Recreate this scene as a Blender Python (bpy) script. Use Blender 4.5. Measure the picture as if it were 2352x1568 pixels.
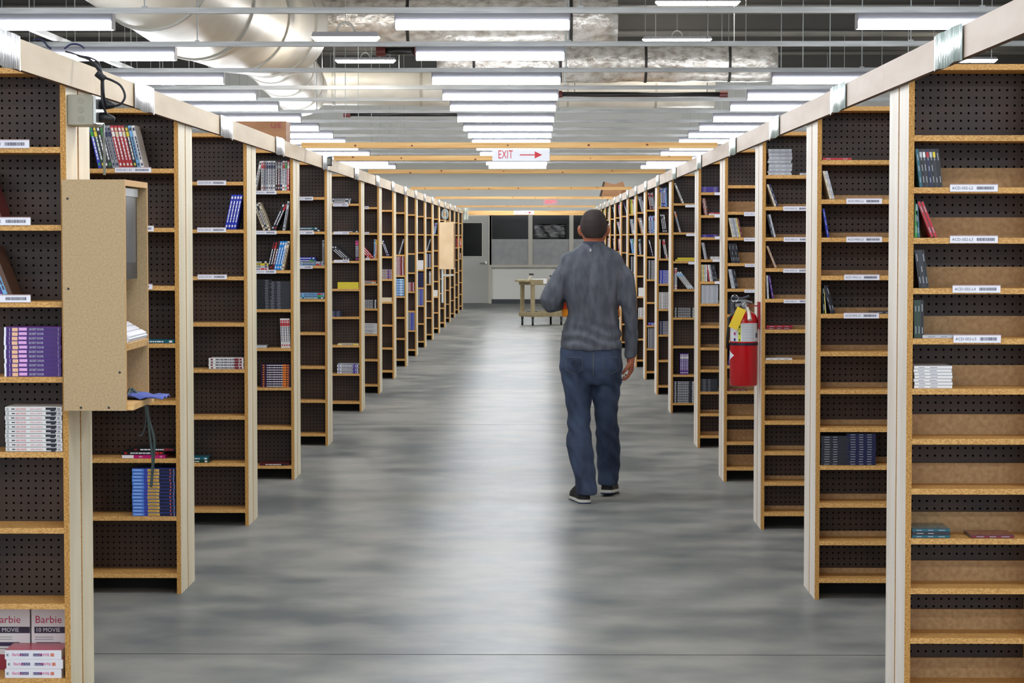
import bpy, bmesh, math, random
from mathutils import Vector, Matrix, Euler
random.seed(7)
SC = bpy.context.scene
for o in list(bpy.data.objects): bpy.data.objects.remove(o)
COL = SC.collection
# ---------------------------------------------------------------- camera
W, H, F = 2352, 1568, 5100.0
PITCH = math.atan(240 / F); YAW = math.atan(52 / F); EYE = 1.57
cam = bpy.data.objects.new('camera', bpy.data.cameras.new('camera')); COL.objects.link(cam)
cam.location = (0, 0, EYE); cam.rotation_euler = (math.pi / 2 - PITCH, 0, YAW)
cam.data.sensor_width = 36; cam.data.lens = F / W * 36; cam.data.clip_end = 200
SC.camera = cam
RM = Euler(cam.rotation_euler).to_matrix()
def ray(px, py): return RM @ Vector(((px - W / 2) / F, (H / 2 - py) / F, -1))
def atY(px, py, Y): d = ray(px, py); return Vector((0, 0, EYE)) + d * (Y / d.y)
def atZ(px, py, Z): d = ray(px, py); return Vector((0, 0, EYE)) + d * ((Z - EYE) / d.z)
# ---------------------------------------------------------------- world + exposure
wd = bpy.data.worlds.new('world'); SC.world = wd; wd.use_nodes = True
wd.node_tree.nodes['Background'].inputs[0].default_value = (0.9, 0.95, 1, 1)
wd.node_tree.nodes['Background'].inputs[1].default_value = 0.5
vs = SC.view_settings; vs.view_transform = 'Standard'; vs.look = 'None'; vs.gamma = 1; vs.use_curve_mapping = False
vs.exposure = 1.68
LAMP = 16.0; HIGHLAMP = 22.0
# ---------------------------------------------------------------- materials
def lin(c):
    return tuple((x / 255 / 12.92 if x / 255 <= .04045 else ((x / 255 + .055) / 1.055) ** 2.4) for x in c)
MC = {}
def M(c, rough=.5, metal=0, spec=None, emit=0):
    k = (tuple(c), rough, metal, spec, emit)
    if k in MC: return MC[k]
    m = bpy.data.materials.new('m_%d_%d_%d' % tuple(c)); m.use_nodes = True
    b = m.node_tree.nodes['Principled BSDF']
    b.inputs['Base Color'].default_value = (*lin(c), 1)
    b.inputs['Roughness'].default_value = rough; b.inputs['Metallic'].default_value = metal
    if spec is not None: b.inputs['Specular IOR Level'].default_value = spec
    if emit:
        b.inputs['Emission Color'].default_value = (*lin(c), 1); b.inputs['Emission Strength'].default_value = emit
    MC[k] = m; return m
def noisy(name, c1, c2, scale=(60, 60, 60), rough=.6, detail=4, metal=0, bump=0, rng=(.35, .65), rr=None):
    m = bpy.data.materials.new(name); m.use_nodes = True; nt = m.node_tree; N = nt.nodes; L = nt.links
    b = N['Principled BSDF']; b.inputs['Roughness'].default_value = rough; b.inputs['Metallic'].default_value = metal
    tc = N.new('ShaderNodeTexCoord'); mp = N.new('ShaderNodeMapping'); mp.inputs['Scale'].default_value = scale
    no = N.new('ShaderNodeTexNoise'); no.inputs['Scale'].default_value = 1; no.inputs['Detail'].default_value = detail
    cr = N.new('ShaderNodeValToRGB'); cr.color_ramp.elements[0].position, cr.color_ramp.elements[1].position = rng
    cr.color_ramp.elements[0].color = (*lin(c1), 1); cr.color_ramp.elements[1].color = (*lin(c2), 1)
    L.new(tc.outputs['Object'], mp.inputs[0]); L.new(mp.outputs[0], no.inputs['Vector']); L.new(no.outputs[0], cr.inputs[0]); L.new(cr.outputs[0], b.inputs['Base Color'])
    if bump:
        bp = N.new('ShaderNodeBump'); bp.inputs['Strength'].default_value = bump; bp.inputs['Distance'].default_value = .02
        L.new(no.outputs[0], bp.inputs['Height']); L.new(bp.outputs[0], b.inputs['Normal'])
    if rr:
        mr = N.new('ShaderNodeMapRange'); mr.inputs['To Min'].default_value, mr.inputs['To Max'].default_value = rr
        L.new(no.outputs[0], mr.inputs[0]); L.new(mr.outputs[0], b.inputs['Roughness'])
    m['nodes'] = 1
    return m
EDGE = noisy('particle_edge', (152, 100, 42), (214, 165, 88), (170, 170, 260), .7, 6)
SHELF = noisy('particle_shelf', (180, 128, 62), (226, 178, 108), (120, 260, 260), .6, 6)
FACE_L = noisy('panel_face_cream', (222, 208, 176), (238, 226, 198), (30, 9, 1.2), .55, 5)  # left and right tints differ partly for lighting put into the panel colour
FACE_R = noisy('panel_face_pale', (226, 216, 202), (242, 234, 224), (30, 9, 1.2), .55, 5)
RAIL_L = noisy('rail_cream', (196, 174, 142), (212, 192, 162), (5, 1.5, 9), .6, 5)
RAIL_R = noisy('rail_pale', (196, 176, 158), (212, 195, 180), (5, 1.5, 9), .6, 5)
BOARD = noisy('chip_board', (172, 146, 108), (188, 162, 122), (160, 160, 160), .6, 6)
STRIP = noisy('back_stop', (156, 122, 80), (178, 144, 100), (60, 60, 60), .6, 6)
PINE = noisy('pine', (212, 160, 92), (236, 196, 132), (1.6, 40, 50), .6, 4)
GALV = noisy('galvanised', (162, 164, 164), (184, 186, 186), (3, 40, 40), .42, 2, .55)
FOIL = noisy('foil', (176, 168, 156), (242, 238, 232), (9, 9, 14), .24, 9, .45, 1.0, (.3, .6))
DUCTW = noisy('duct_cream', (196, 190, 176), (214, 208, 196), (2, 2, 2), .42, 2, .1)
CEIL = noisy('deck', (140, 137, 128), (154, 150, 140), (1.5, .4, 1), .8, 3)
WALLM = noisy('wall_paint', (226, 226, 220), (232, 232, 226), (.6, .6, .6), .7, 2)
def peg_material():
    m = bpy.data.materials.new('pegboard'); m.use_nodes = True; nt = m.node_tree; N = nt.nodes; L = nt.links
    b = N['Principled BSDF']; b.inputs['Roughness'].default_value = .5
    tc = N.new('ShaderNodeTexCoord'); sp = N.new('ShaderNodeSeparateXYZ'); L.new(tc.outputs['Object'], sp.inputs[0])
    def ma(op, a, bb=None):
        n = N.new('ShaderNodeMath'); n.operation = op
        for i, v in enumerate((a, bb)):
            if v is None: continue
            if hasattr(v, 'links'): L.new(v, n.inputs[i])
            else: n.inputs[i].default_value = v
        return n.outputs[0]
    def cell(o):
        return ma('SUBTRACT', ma('FRACT', ma('ADD', ma('DIVIDE', o, .0254), 200.5)), .5)
    a = cell(sp.outputs['X']); c = cell(sp.outputs['Z'])
    d = ma('SQRT', ma('ADD', ma('MULTIPLY', a, a), ma('MULTIPLY', c, c)))
    hole = ma('LESS_THAN', d, .15)
    no = N.new('ShaderNodeTexNoise'); no.inputs['Scale'].default_value = 5; no.inputs['Detail'].default_value = 5; L.new(tc.outputs['Object'], no.inputs['Vector'])
    cr = N.new('ShaderNodeValToRGB'); cr.color_ramp.elements[0].position = .3; cr.color_ramp.elements[1].position = .7
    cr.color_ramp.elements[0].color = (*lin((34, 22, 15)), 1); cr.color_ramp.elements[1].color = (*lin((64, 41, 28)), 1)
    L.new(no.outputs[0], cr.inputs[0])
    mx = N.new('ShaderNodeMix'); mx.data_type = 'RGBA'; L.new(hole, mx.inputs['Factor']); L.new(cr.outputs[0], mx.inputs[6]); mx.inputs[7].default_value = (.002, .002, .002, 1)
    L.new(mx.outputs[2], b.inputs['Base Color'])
    L.new(ma('SUBTRACT', .5, ma('MULTIPLY', hole, .5)), b.inputs['Specular IOR Level'])
    return m
PEG = peg_material()
def floor_material():
    m = bpy.data.materials.new('polished_concrete'); m.use_nodes = True; nt = m.node_tree; N = nt.nodes; L = nt.links
    b = N['Principled BSDF']
    tc = N.new('ShaderNodeTexCoord')
    def no(scale, det, s=1.0):
        mp = N.new('ShaderNodeMapping'); mp.inputs['Scale'].default_value = scale; L.new(tc.outputs['Object'], mp.inputs[0])
        n = N.new('ShaderNodeTexNoise'); n.inputs['Scale'].default_value = s; n.inputs['Detail'].default_value = det; L.new(mp.outputs[0], n.inputs['Vector']); return n.outputs[0]
    n1 = no((2.4, 2.8, 1), 8); n2 = no((.5, .35, 1), 3); n3 = no((14, 4, 1), 6)
    mx = N.new('ShaderNodeMath'); mx.operation = 'MULTIPLY_ADD'; L.new(n1, mx.inputs[0]); mx.inputs[1].default_value = .55; 
    h = N.new('ShaderNodeMath'); h.operation = 'MULTIPLY'; L.new(n2, h.inputs[0]); h.inputs[1].default_value = .45; L.new(h.outputs[0], mx.inputs[2])
    cr = N.new('ShaderNodeValToRGB'); cr.color_ramp.elements[0].position = .40; cr.color_ramp.elements[1].position = .60
    cr.color_ramp.elements[0].color = (*lin((114, 118, 118)), 1); cr.color_ramp.elements[1].color = (*lin((162, 161, 155)), 1)
    L.new(mx.outputs[0], cr.inputs[0]); L.new(cr.outputs[0], b.inputs['Base Color'])
    mr = N.new('ShaderNodeMapRange'); mr.inputs['From Min'].default_value = .3; mr.inputs['From Max'].default_value = .7
    mr.inputs['To Min'].default_value = .33; mr.inputs['To Max'].default_value = .38; L.new(n1, mr.inputs[0]); L.new(mr.outputs[0], b.inputs['Roughness'])
    bp = N.new('ShaderNodeBump'); bp.inputs['Strength'].default_value = .05; bp.inputs['Distance'].default_value = .004; L.new(n3, bp.inputs['Height'])
    b.inputs['Specular IOR Level'].default_value = .21
    b.inputs['Anisotropic'].default_value = .96
    tg = N.new('ShaderNodeCombineXYZ'); tg.inputs[1].default_value = 1; L.new(tg.outputs[0], b.inputs['Tangent'])
    return m
FLOORM = floor_material()
LENS = M((246, 250, 255), .4, emit=LAMP); LENSH = M((255, 248, 236), .4, emit=HIGHLAMP)
# ---------------------------------------------------------------- mesh builder
class MB:
    def __init__(s): s.v = []; s.f = []; s.m = []; s.mats = []
    def mi(s, m):
        if m not in s.mats: s.mats.append(m)
        return s.mats.index(m)
    def add(s, vs, fs, m, mat=None):
        o = len(s.v); i = s.mi(m)
        s.v += [(mat @ Vector(v)) if mat else Vector(v) for v in vs]
        s.f += [tuple(o + k for k in f) for f in fs]; s.m += [i] * len(fs); return s
    def box(s, x0, x1, y0, y1, z0, z1, m, faces=None, mat=None):
        """faces: dict of face name -> material overriding m (-x +x -y +y -z +z)"""
        x0, x1 = min(x0, x1), max(x0, x1); y0, y1 = min(y0, y1), max(y0, y1); z0, z1 = min(z0, z1), max(z0, z1)
        vs = [(x, y, z) for x in (x0, x1) for y in (y0, y1) for z in (z0, z1)]
        F6 = {'-x': (0, 1, 3, 2), '+x': (4, 6, 7, 5), '-y': (0, 4, 5, 1), '+y': (2, 3, 7, 6), '-z': (0, 2, 6, 4), '+z': (1, 5, 7, 3)}
        o = len(s.v); s.v += [(mat @ Vector(v)) if mat else Vector(v) for v in vs]
        for k, f in F6.items():
            s.f.append(tuple(o + j for j in f)); s.m.append(s.mi((faces or {}).get(k, m)))
        return s
    def tube(s, pts, r, m, n=10, cap=True, closed=False):
        pts = [Vector(p) for p in pts]; rs = r if isinstance(r, (list, tuple)) else [r] * len(pts)
        ref = None; rings = []
        for i, p in enumerate(pts):
            a = pts[i - 1] if (i > 0 or closed) else pts[i]; b = pts[(i + 1) % len(pts)] if (i < len(pts) - 1 or closed) else pts[i]
            t = (b - a).normalized()
            if ref is None: ref = Vector((0, 0, 1)) if abs(t.z) < .9 else Vector((1, 0, 0))
            u = t.cross(ref).normalized(); w = u.cross(t).normalized(); ref = w
            rings.append([p + (u * math.cos(2 * math.pi * k / n) + w * math.sin(2 * math.pi * k / n)) * rs[i] for k in range(n)])
        vs = [v for R in rings for v in R]; fs = []
        nr = len(rings)
        for i in range(nr if closed else nr - 1):
            j = (i + 1) % nr
            for k in range(n): fs.append((i * n + k, i * n + (k + 1) % n, j * n + (k + 1) % n, j * n + k))
        if cap and not closed: fs.append(tuple(range(n))[::-1]); fs.append(tuple((nr - 1) * n + k for k in range(n)))
        return s.add(vs, fs, m)
    def lathe(s, prof, m, n=24, c=(0, 0, 0)):
        vs = [(c[0] + r * math.cos(2 * math.pi * k / n), c[1] + r * math.sin(2 * math.pi * k / n), c[2] + z) for r, z in prof for k in range(n)]
        fs = [(i * n + k, i * n + (k + 1) % n, (i + 1) * n + (k + 1) % n, (i + 1) * n + k) for i in range(len(prof) - 1) for k in range(n)]
        fs.append(tuple(range(n))[::-1]); fs.append(tuple((len(prof) - 1) * n + k for k in range(n)))
        return s.add(vs, fs, m)
    def prism(s, poly, y0, y1, m):
        """poly: (x,z) outline extruded along y"""
        n = len(poly); vs = [(x, y0, z) for x, z in poly] + [(x, y1, z) for x, z in poly]
        fs = [tuple(range(n)), tuple(range(2 * n - 1, n - 1, -1))] + [(i, (i + 1) % n, n + (i + 1) % n, n + i)[::-1] for i in range(n)]
        return s.add(vs, fs, m)
    def text(s, txt, size, m, mat, align='LEFT'):
        vs, fs, w = text_geo(txt, align)
        return s.add([(x * size, y * size, 0) for x, y in vs], fs, m, mat)
    def mesh(s, name, origin=(0, 0, 0), smooth=False):
        me = bpy.data.meshes.new(name); o = Vector(origin)
        me.from_pydata([tuple(v - o) for v in s.v], [], s.f)
        for m in s.mats: me.materials.append(m)
        me.polygons.foreach_set('material_index', s.m)
        if smooth: me.polygons.foreach_set('use_smooth', [True] * len(s.f))
        me.update(); return me
    def build(s, name, parent=None, origin=None, smooth=False, bevel=0):
        if origin is None: origin = parent.location if parent and parent.parent is None else (parent.parent.location if parent else (0, 0, 0))
        me = s.mesh(name, origin, smooth); o = bpy.data.objects.new(name, me); COL.objects.link(o)
        if parent: o.parent = parent
        else: o.location = origin
        if bevel:
            b = o.modifiers.new('bevel', 'BEVEL'); b.width = bevel; b.segments = 2; b.limit_method = 'ANGLE'
        return o
TG = {}
def text_geo(txt, align='LEFT'):
    if (txt, align) in TG: return TG[(txt, align)]
    cu = bpy.data.curves.new('t', 'FONT'); cu.body = txt; cu.size = 1; cu.align_x = align; cu.align_y = 'CENTER'; cu.resolution_u = 2
    ob = bpy.data.objects.new('t', cu); COL.objects.link(ob)
    dg = bpy.context.evaluated_depsgraph_get(); dg.update()
    me = bpy.data.meshes.new_from_object(ob.evaluated_get(dg))
    vs = [(v.co.x, v.co.y) for v in me.vertices]; fs = [tuple(p.vertices) for p in me.polygons]
    w = max([v[0] for v in vs], default=0)
    bpy.data.objects.remove(ob); bpy.data.curves.remove(cu); bpy.data.meshes.remove(me)
    TG[(txt, align)] = (vs, fs, w); return TG[(txt, align)]
def facing(x, y, z, sx=1, flip=False):
    """matrix that stands text up facing -Y (the camera)"""
    m = Matrix.Translation((x, y, z)) @ Matrix.Rotation(math.pi / 2, 4, 'X') @ Matrix.Diagonal((sx, 1, 1, 1))
    if flip: m = m @ Matrix.Rotation(math.pi, 4, 'Z')
    return m
def tag(o, label=None, cat=None, group=None, kind=None):
    if label: o['label'] = label
    if cat: o['category'] = cat
    if group: o['group'] = group
    if kind: o['kind'] = kind
    return o
def empty(name, loc, label=None, cat=None, group=None, kind=None):
    o = bpy.data.objects.new(name, None); o.empty_display_size = .05; COL.objects.link(o); o.location = loc
    return tag(o, label, cat, group, kind)
def copy_tree(o, parent=None):
    c = o.copy(); COL.objects.link(c)
    if parent: c.parent = parent
    for ch in list(o.children): copy_tree(ch, c)
    return c
ORD = ['first', 'second', 'third', 'fourth', 'fifth', 'sixth', 'seventh', 'eighth', 'ninth', 'tenth', 'eleventh', 'twelfth', 'thirteenth', 'fourteenth', 'fifteenth', 'sixteenth', 'seventeenth', 'eighteenth', 'nineteenth', 'twentieth', 'twenty-first', 'twenty-second']
# ---------------------------------------------------------------- rows of bookcases
XL, XR = -1.555, 1.215
UL = [1.457, 1.912, 2.364, 2.814, 3.271] + [3.908 + .4543 * k for k in range(13)]
UR = [1.433, 1.889, 2.340, 2.797, 3.245] + [3.884 + .4545 * k for k in range(13)]
def floorY(u):      # u = EYE / (pixels below the horizon)
    return atZ(1228, 544 + 1570 / u, 0).y
YL = [floorY(u) for u in UL]; YR = [floorY(u) for u in UR]
NROW = 18
GL = [1.868, 1.610, 1.355, 1.104, .853, .598, .343, .090]
GR = [1.900] + [1.731 - .1640 * k for k in range(11)]
TH = .019; DEP = .185; TOPZ = 2.13; SECW = .41
XW = {'L': XL, 'R': XR}; SG = {'L': -1, 'R': 1}
def grid(side, k): return GR if (side == 'R' and k < 5) else GL
def rowY(side, k): return (YL if side == 'L' else YR)[k]
SIDEWORD = {'L': 'left', 'R': 'right'}
def rowword(side, k): return ('nearest' if k == 0 else ORD[k]) + ' ' + SIDEWORD[side] + ' row'
def make_bookcase(side, zs, strip, nsec, rear):
    s = SG[side]; FACE = FACE_L if side == 'L' else FACE_R
    outer = '+x' if side == 'L' else '-x'
    y0, y1 = (0, DEP) if not rear else (0, -DEP)          # front edge .. back edge
    fr = '-y' if not rear else '+y'
    r = empty('bookcase', (0, 0, 0))
    xs = [i * (SECW + TH) for i in range(nsec + 1)]
    for i, x in enumerate(xs):
        MB().box(s * x, s * (x + TH), y0, y1, 0, TOPZ - TH, SHELF, {fr: EDGE, outer: FACE} if i == 0 else {fr: EDGE}).build('side_panel', r)
    wtot = xs[-1] + TH
    MB().box(s * .0, s * wtot, y0, y1, TOPZ - TH, TOPZ, SHELF).build('top_board', r)
    sg = 1 if not rear else -1
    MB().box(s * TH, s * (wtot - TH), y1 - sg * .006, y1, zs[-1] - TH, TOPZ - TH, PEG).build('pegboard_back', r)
    for i in range(nsec): MB().box(s * (xs[i] + TH), s * xs[i + 1], y1 - sg * .012, y1 - sg * .001, 0, zs[-1] - TH - .0005, M((14, 13, 13), .8)).build('kick_shade_sheet', r)  # black sheet standing in for the shade below the bottom shelf
    for i in range(nsec):
        for j, z in enumerate(zs):
            sh = MB().box(s * (xs[i] + TH), s * xs[i + 1], y0 + sg * .001, y1 - sg * .0062, z - TH, z, SHELF).build('shelf', r)
            if strip and j > 0 and not rear:
                MB().box(s * (xs[i] + TH), s * xs[i + 1], y1 - .02, y1 - .0065, z, z + strip, STRIP).build('back_stop', sh)
    return r
TAGTXT = {('L', 0): None, ('L', 1): ['DVD-B11-R1', 'DVD-B11-R2', 'DVD-B11-R3'], ('L', 2): ['DVD-C07-R1', 'DVD-C07-R2', 'DVD-C07-R3']}
def shelf_tag(shelf, root, px0, py0, px1, py1, Y, txt, seed=1):
    """white card with a bar code hung on the front edge of a shelf"""
    a = atY(px0, py1, Y - .004); b = atY(px1, py0, Y - .004); rnd = random.Random(seed)
    x0, x1, z0, z1 = a.x, b.x, a.z, b.z; y = Y - .004; w = x1 - x0; h = z1 - z0
    g = MB().box(x0, x1, y, y + .0035, z0, z1, M((238, 238, 248), .3), {'+z': M((150, 125, 120), .5)})
    g.box(x0, x1, y - .001, y + .006, z1, z1 + h * .12, M((176, 150, 150), .4))
    ink = M((60, 62, 90), .5)
    if txt and w > .09:
        tw = text_geo(txt)[2]; sz = min(h * .62, w * .44 / tw)
        g.text(txt, sz, ink, facing(x0 + w * .04, y - .0006, (z0 + z1) / 2))
    bx = x0 + w * .56 if w > .09 else x0 + w * .12; be = x0 + w * .92
    while bx < be:
        bw = rnd.choice((.0009, .0014, .002)); g.box(bx, bx + bw, y - .0006, y, z0 + h * .3, z1 - h * .26, ink); bx += bw + rnd.choice((.001, .0015))
    return g.build('shelf_tag', shelf, origin=root.location)
PROTO = {}
CASES = {}
for side in 'LR':
    for k in range(NROW):
        nsec = 3 if k < 8 else 2
        zs = grid(side, k); strip = {('R', 0): .068, ('R', 1): .022, ('R', 2): .018, ('R', 3): .068, ('R', 4): .018}.get((side, k), 0)
        for rear in (False, True):
            key = (side, zs is GR, strip if not rear else 0, nsec, rear)
            if key not in PROTO:
                PROTO[key] = make_bookcase(side, zs, strip, nsec, rear); o = PROTO[key]
            else: o = copy_tree(PROTO[key])
            y = rowY(side, k) + (2 * DEP + .02 if rear else 0)
            o.location = (XW[side], y, 0)
            w = rowword(side, k)
            if rear: tag(o, 'chipboard bookcase backing onto the %s, only its aisle side showing' % w, 'bookcase', 'bookcases behind the rows')
            else: tag(o, 'open chipboard bookcase with pegboard back facing front, %s' % w, 'bookcase', 'bookcases facing the camera')
            if not rear: CASES[(side, k)] = o
def shelf_obj(side, k, j):
    """the shelf child number j of the section next to the aisle"""
    sh = [c for c in CASES[(side, k)].children if c.name.startswith('shelf')]
    return sorted(sh, key=lambda c: int(c.name.split('.')[1]) if '.' in c.name else 0)[j]
TAGS = {
    ('L', 0): [(-60, 322, 67, 340, 'DVD-A20-R1', 0), (-60, 500, 70, 517, 'DVD-A20-R2', 1), (-60, 678, 70, 694, 'DVD-A20-R3', 2)],
    ('L', 1): [(264, 385, 347, 396, 'DVD-B11-R1', 0), (271, 519, 353, 531, 'DVD-B11-R2', 1), (268, 653, 350, 664, 'DVD-B11-R3', 2)],
    ('L', 2): [(453, 415, 519, 425, 'DVD-C07-R1', 0), (453, 523, 519, 533, 'DVD-C07-R2', 1), (454, 631, 521, 641, 'DVD-C07-R3', 2)],
    ('L', 3): [(582, 438, 635, 446, 'DVD-D04-R1', 0), (582, 530, 635, 538, 'DVD-D04-R2', 1), (581, 620, 634, 628, 'DVD-D04-R3', 2)],
    ('L', 4): [(676, 452, 719, 460, 'DVD-E01-R1', 0), (678, 531, 721, 538, 'DVD-E01-R2', 1), (676, 610, 718, 617, 'DVD-E01-R3', 2)],
    ('L', 5): [(765, 467, 800, 474, 'DVD-F05-R1', 0), (766, 532, 801, 538, 'DVD-F05-R2', 1), (767, 597, 802, 603, 'DVD-F05-R3', 2)],
    ('L', 6): [(838, 474, 847, 480, '', 0), (838, 533, 848, 538, '', 1), (840, 592, 849, 597, '', 2)],
    ('R', 0): [(2182, 424, 2292, 440, 'ACD-S02-L2', 1), (2182, 542, 2292, 558, 'ACD-S02-L3', 2), (2188, 656, 2298, 672, 'ACD-S02-L4', 3), (2190, 770, 2299, 787, 'ACD-S02-L5', 4)],
    ('R', 1): [(1944, 456, 2026, 468, 'ACD-M03-L2', 1), (1944, 544, 2026, 556, 'ACD-M03-L3', 2), (1939, 631, 2020, 643, 'ACD-M03-L4', 3), (1938, 719, 2019, 731, 'ACD-M03-L5', 4)],
    ('R', 2): [(1799, 474, 1865, 484, 'ACD-H02-L2', 1), (1800, 545, 1866, 555, 'ACD-H02-L3', 2), (1799, 617, 1865, 626, 'ACD-H02-L4', 3), (1800, 688, 1866, 696, 'ACD-H02-L5', 4)],
    ('R', 3): [(1709, 487, 1764, 496, 'ACD-G01-L2', 1), (1709, 546, 1764, 554, 'ACD-G01-L3', 2), (1711, 606, 1765, 613, 'ACD-G01-L4', 3), (1710, 665, 1764, 672, 'ACD-G01-L5', 4)],
    ('R', 4): [(1641, 442, 1688, 448, '', 0), (1641, 492, 1688, 499, '', 1), (1642, 543, 1689, 549, '', 2), (1637, 595, 1684, 601, '', 3), (1642, 646, 1690, 652, '', 4)],
    ('R', 5): [(1574, 470, 1612, 476, '', 0), (1576, 536, 1614, 542, '', 1), (1581, 601, 1619, 607, '', 2)],
}
for (side, k), L in TAGS.items():
    for (a, b, c, d, t, j) in L:
        shelf_tag(shelf_obj(side, k, j), CASES[(side, k)], a, b, c, d, rowY(side, k), t, seed=a + b)
# ---------------------------------------------------------------- disc cases, the goods on the shelves
C = dict(white=(232, 230, 228), cream=(222, 208, 176), black=(22, 22, 26), charcoal=(44, 46, 54), grey=(150, 152, 156), silver=(186, 190, 196), red=(186, 28, 40), maroon=(120, 28, 42),
         darkred=(96, 24, 26), blue=(34, 52, 178), navy=(24, 28, 74), lightblue=(120, 178, 226), skyblue=(40, 140, 220), teal=(24, 96, 112), green=(44, 150, 40), darkgreen=(26, 62, 42),
         yellow=(222, 200, 52), orange=(226, 122, 36), brown=(88, 56, 36), purple=(86, 36, 140), violet=(58, 26, 146), pink=(206, 60, 128), plum=(48, 26, 62), tan=(190, 150, 110))
WORD = dict(lightblue='light blue', skyblue='sky blue', darkred='dark red', darkgreen='dark green', black='black', charcoal='dark grey')
DIM = {'dvd': (.190, .135, .0146), 'cd': (.1415, .1245, .0102), 'cdf': (.1245, .1415, .0102), 'box': (.190, .135, .031)}
CM = {}
def case_mesh(kind, style):
    """spine faces -Y, length along X, thickness along Z, origin at the bottom centre"""
    k = (kind, style)
    if k in CM: return CM[k]
    L, D, T = DIM[kind]; rnd = random.Random(hash(k) % 1000 if False else sum(map(ord, kind + style)))
    g = MB(); e = -.0005
    base = style.split('+')[0]; extra = style.split('+')[1] if '+' in style else ''
    nb = [0]
    def band(a, b, c, lo=.1, hi=.9, r=.35):
        nb[0] += 1; g.box(-L / 2 + a * L, -L / 2 + b * L, e - .0001 * nb[0], .0002, T * lo, T * hi, M(c, r))
    if base == 'secretdoor':
        g.box(-L / 2, L / 2, 0, D, 0, T, M((98, 40, 150), .3), {'-x': M((225, 225, 240), .3), '+z': M((150, 90, 190), .3)})
        band(.0, .035, (238, 238, 250), 0, 1); band(.035, 1, (58, 20, 108), .06, .92)
        band(.09, .10, (190, 170, 220)); band(.14, .24, (236, 188, 150), .08, .88); band(.26, .40, (225, 170, 226), .25, .9); band(.95, .958, (190, 160, 220))
        g.text('SECRET DOOR', T * .7, M((206, 208, 226), .5), facing(-L / 2 + .44 * L, -.0024, T * .5, .72))
    elif base == 'driver':
        g.box(-L / 2, L / 2, 0, D, 0, T, M((226, 226, 224), .3), {'-x': M((30, 30, 60), .4)})
        for a in (.025, .04, .055): band(a, a + .006, (120, 120, 125), .2, .8)
        band(.11, .17, (24, 24, 34), .4, .62)
        g.text('BABY DRIVER', T * .62, M((206, 70, 100), .5), facing(-L / 2 + .19 * L, -.0024, T * .5, .62))
        g.text('BORN A CHAMPION', T * .42, M((206, 70, 110), .5), facing(-L / 2 + .44 * L, -.0024, T * .5, .72))
        band(.715, .90, (18, 20, 40), .3, .85); band(.80, .88, (18, 20, 40), .05, .4); band(.92, .97, (150, 150, 165), .25, .75)
        band(0, 1, (70, 70, 82), 0, .07)
    elif base == 'sourcebox':
        g.box(-L / 2, L / 2, 0, D, 0, T, M((60, 84, 170), .3)); band(0, .27, (88, 138, 224)); band(.03, .22, (140, 180, 240), .35, .75); band(.27, .36, (60, 72, 170))
        band(.36, .63, (214, 172, 80), .1, .86); g.text('Survival One', T * .5, M((70, 50, 40), .5), facing(-L / 2 + .39 * L, -.0024, T * .48, .9)); band(.63, 1, (30, 30, 62)); band(.87, .90, (190, 90, 70), .3, .8); band(.96, .97, (190, 190, 210))
    elif base == 'boxset':
        g.box(-L / 2, L / 2, 0, D, 0, T, M((228, 228, 236), .3), {'+z': M((196, 60, 90), .3)})
        def art(x, flip):
            sgn = -1 if flip else 1
            g.text('Barbie', T * .42, M((214, 70, 140), .5), facing(x, -.0024, T * .52, 1, flip))
        art(-L / 2 + .13 * L, False); band(.265, .42, (56, 36, 110), .36, .64); g.text('10 FILMS', T * .22, M((230, 225, 240), .5), facing(-L / 2 + .28 * L, -.0024, T * .5))
        art(L / 2 - .215 * L, True); band(.50, .655, (56, 36, 110), .34, .62); g.text('10 FILMS', T * .22, M((230, 225, 240), .5), facing(-L / 2 + .64 * L, -.0024, T * .48, 1, True))
        band(.03, .05, (110, 120, 130), .35, .6); band(.06, .066, (110, 120, 130), .3, .65); band(.81, .87, (214, 120, 100), .32, .66)
    elif base == 'art':
        g.box(-L / 2, L / 2, 0, D, 0, T, M((186, 30, 110), .3)); band(0, .27, (236, 232, 238), .05, .95); g.text('Art', T * .8, M((240, 235, 240), .5), facing(-.02, -.0024, T * .5)); g.text('16', T * .7, M((240, 235, 240), .5), facing(L * .38, -.0024, T * .5))
    elif kind in ('cd', 'cdf'):
        c = C[base]; light = sum(c) > 420
        g.box(-L / 2, L / 2, 0, D, 0, T, M((62, 67, 78) if not light else (186, 188, 198), .2), {'+z': M(c, .15), '-z': M(c, .3)})
        band(0.005, .995, c, .12, .84)
        rc = (176, 180, 190) if not light else (110, 110, 130)
        for a in (.12, .42, .7):
            if rnd.random() < .8: band(a, a + .12 + rnd.random() * .08, rc, .36, .56)
        if extra: band(.78, .92, C[extra], .1, .85)
    else:
        c = C[base]; light = sum(c) > 420
        g.box(-L / 2, L / 2, 0, D, 0, T, M(c, .3), {'+x': M((24, 24, 30), .3), '-x': M((24, 24, 30), .3)})
        band(0, 1, (16, 16, 20) if not light else (90, 92, 110), 0, .07)
        tc = (228, 228, 232) if not light else (60, 60, 84)
        if extra == 'plain': pass
        else:
            band(.06, .12, tc if not extra else C[extra], .25, .75)
            x = .2
            while x < .72: w = .03 + rnd.random() * .07; band(x, x + w, tc, .3, .68); x += w + .015
            band(.88, .95, C[extra] if extra else tc, .2, .8)
            if extra: band(.74, .86, C[extra], .1, .9)
    CM[k] = g.mesh('case'); return CM[k]
NITEM = 0
KINDW = {'dvd': 'DVD case', 'cd': 'CD case', 'cdf': 'CD case', 'box': 'boxed set'}
KNAME = {'dvd': 'dvd_case', 'cd': 'cd_case', 'cdf': 'cd_case', 'box': 'disc_boxed_set'}
KCAT = {'dvd': 'DVD', 'cd': 'CD', 'cdf': 'CD', 'box': 'boxed set'}
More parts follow.
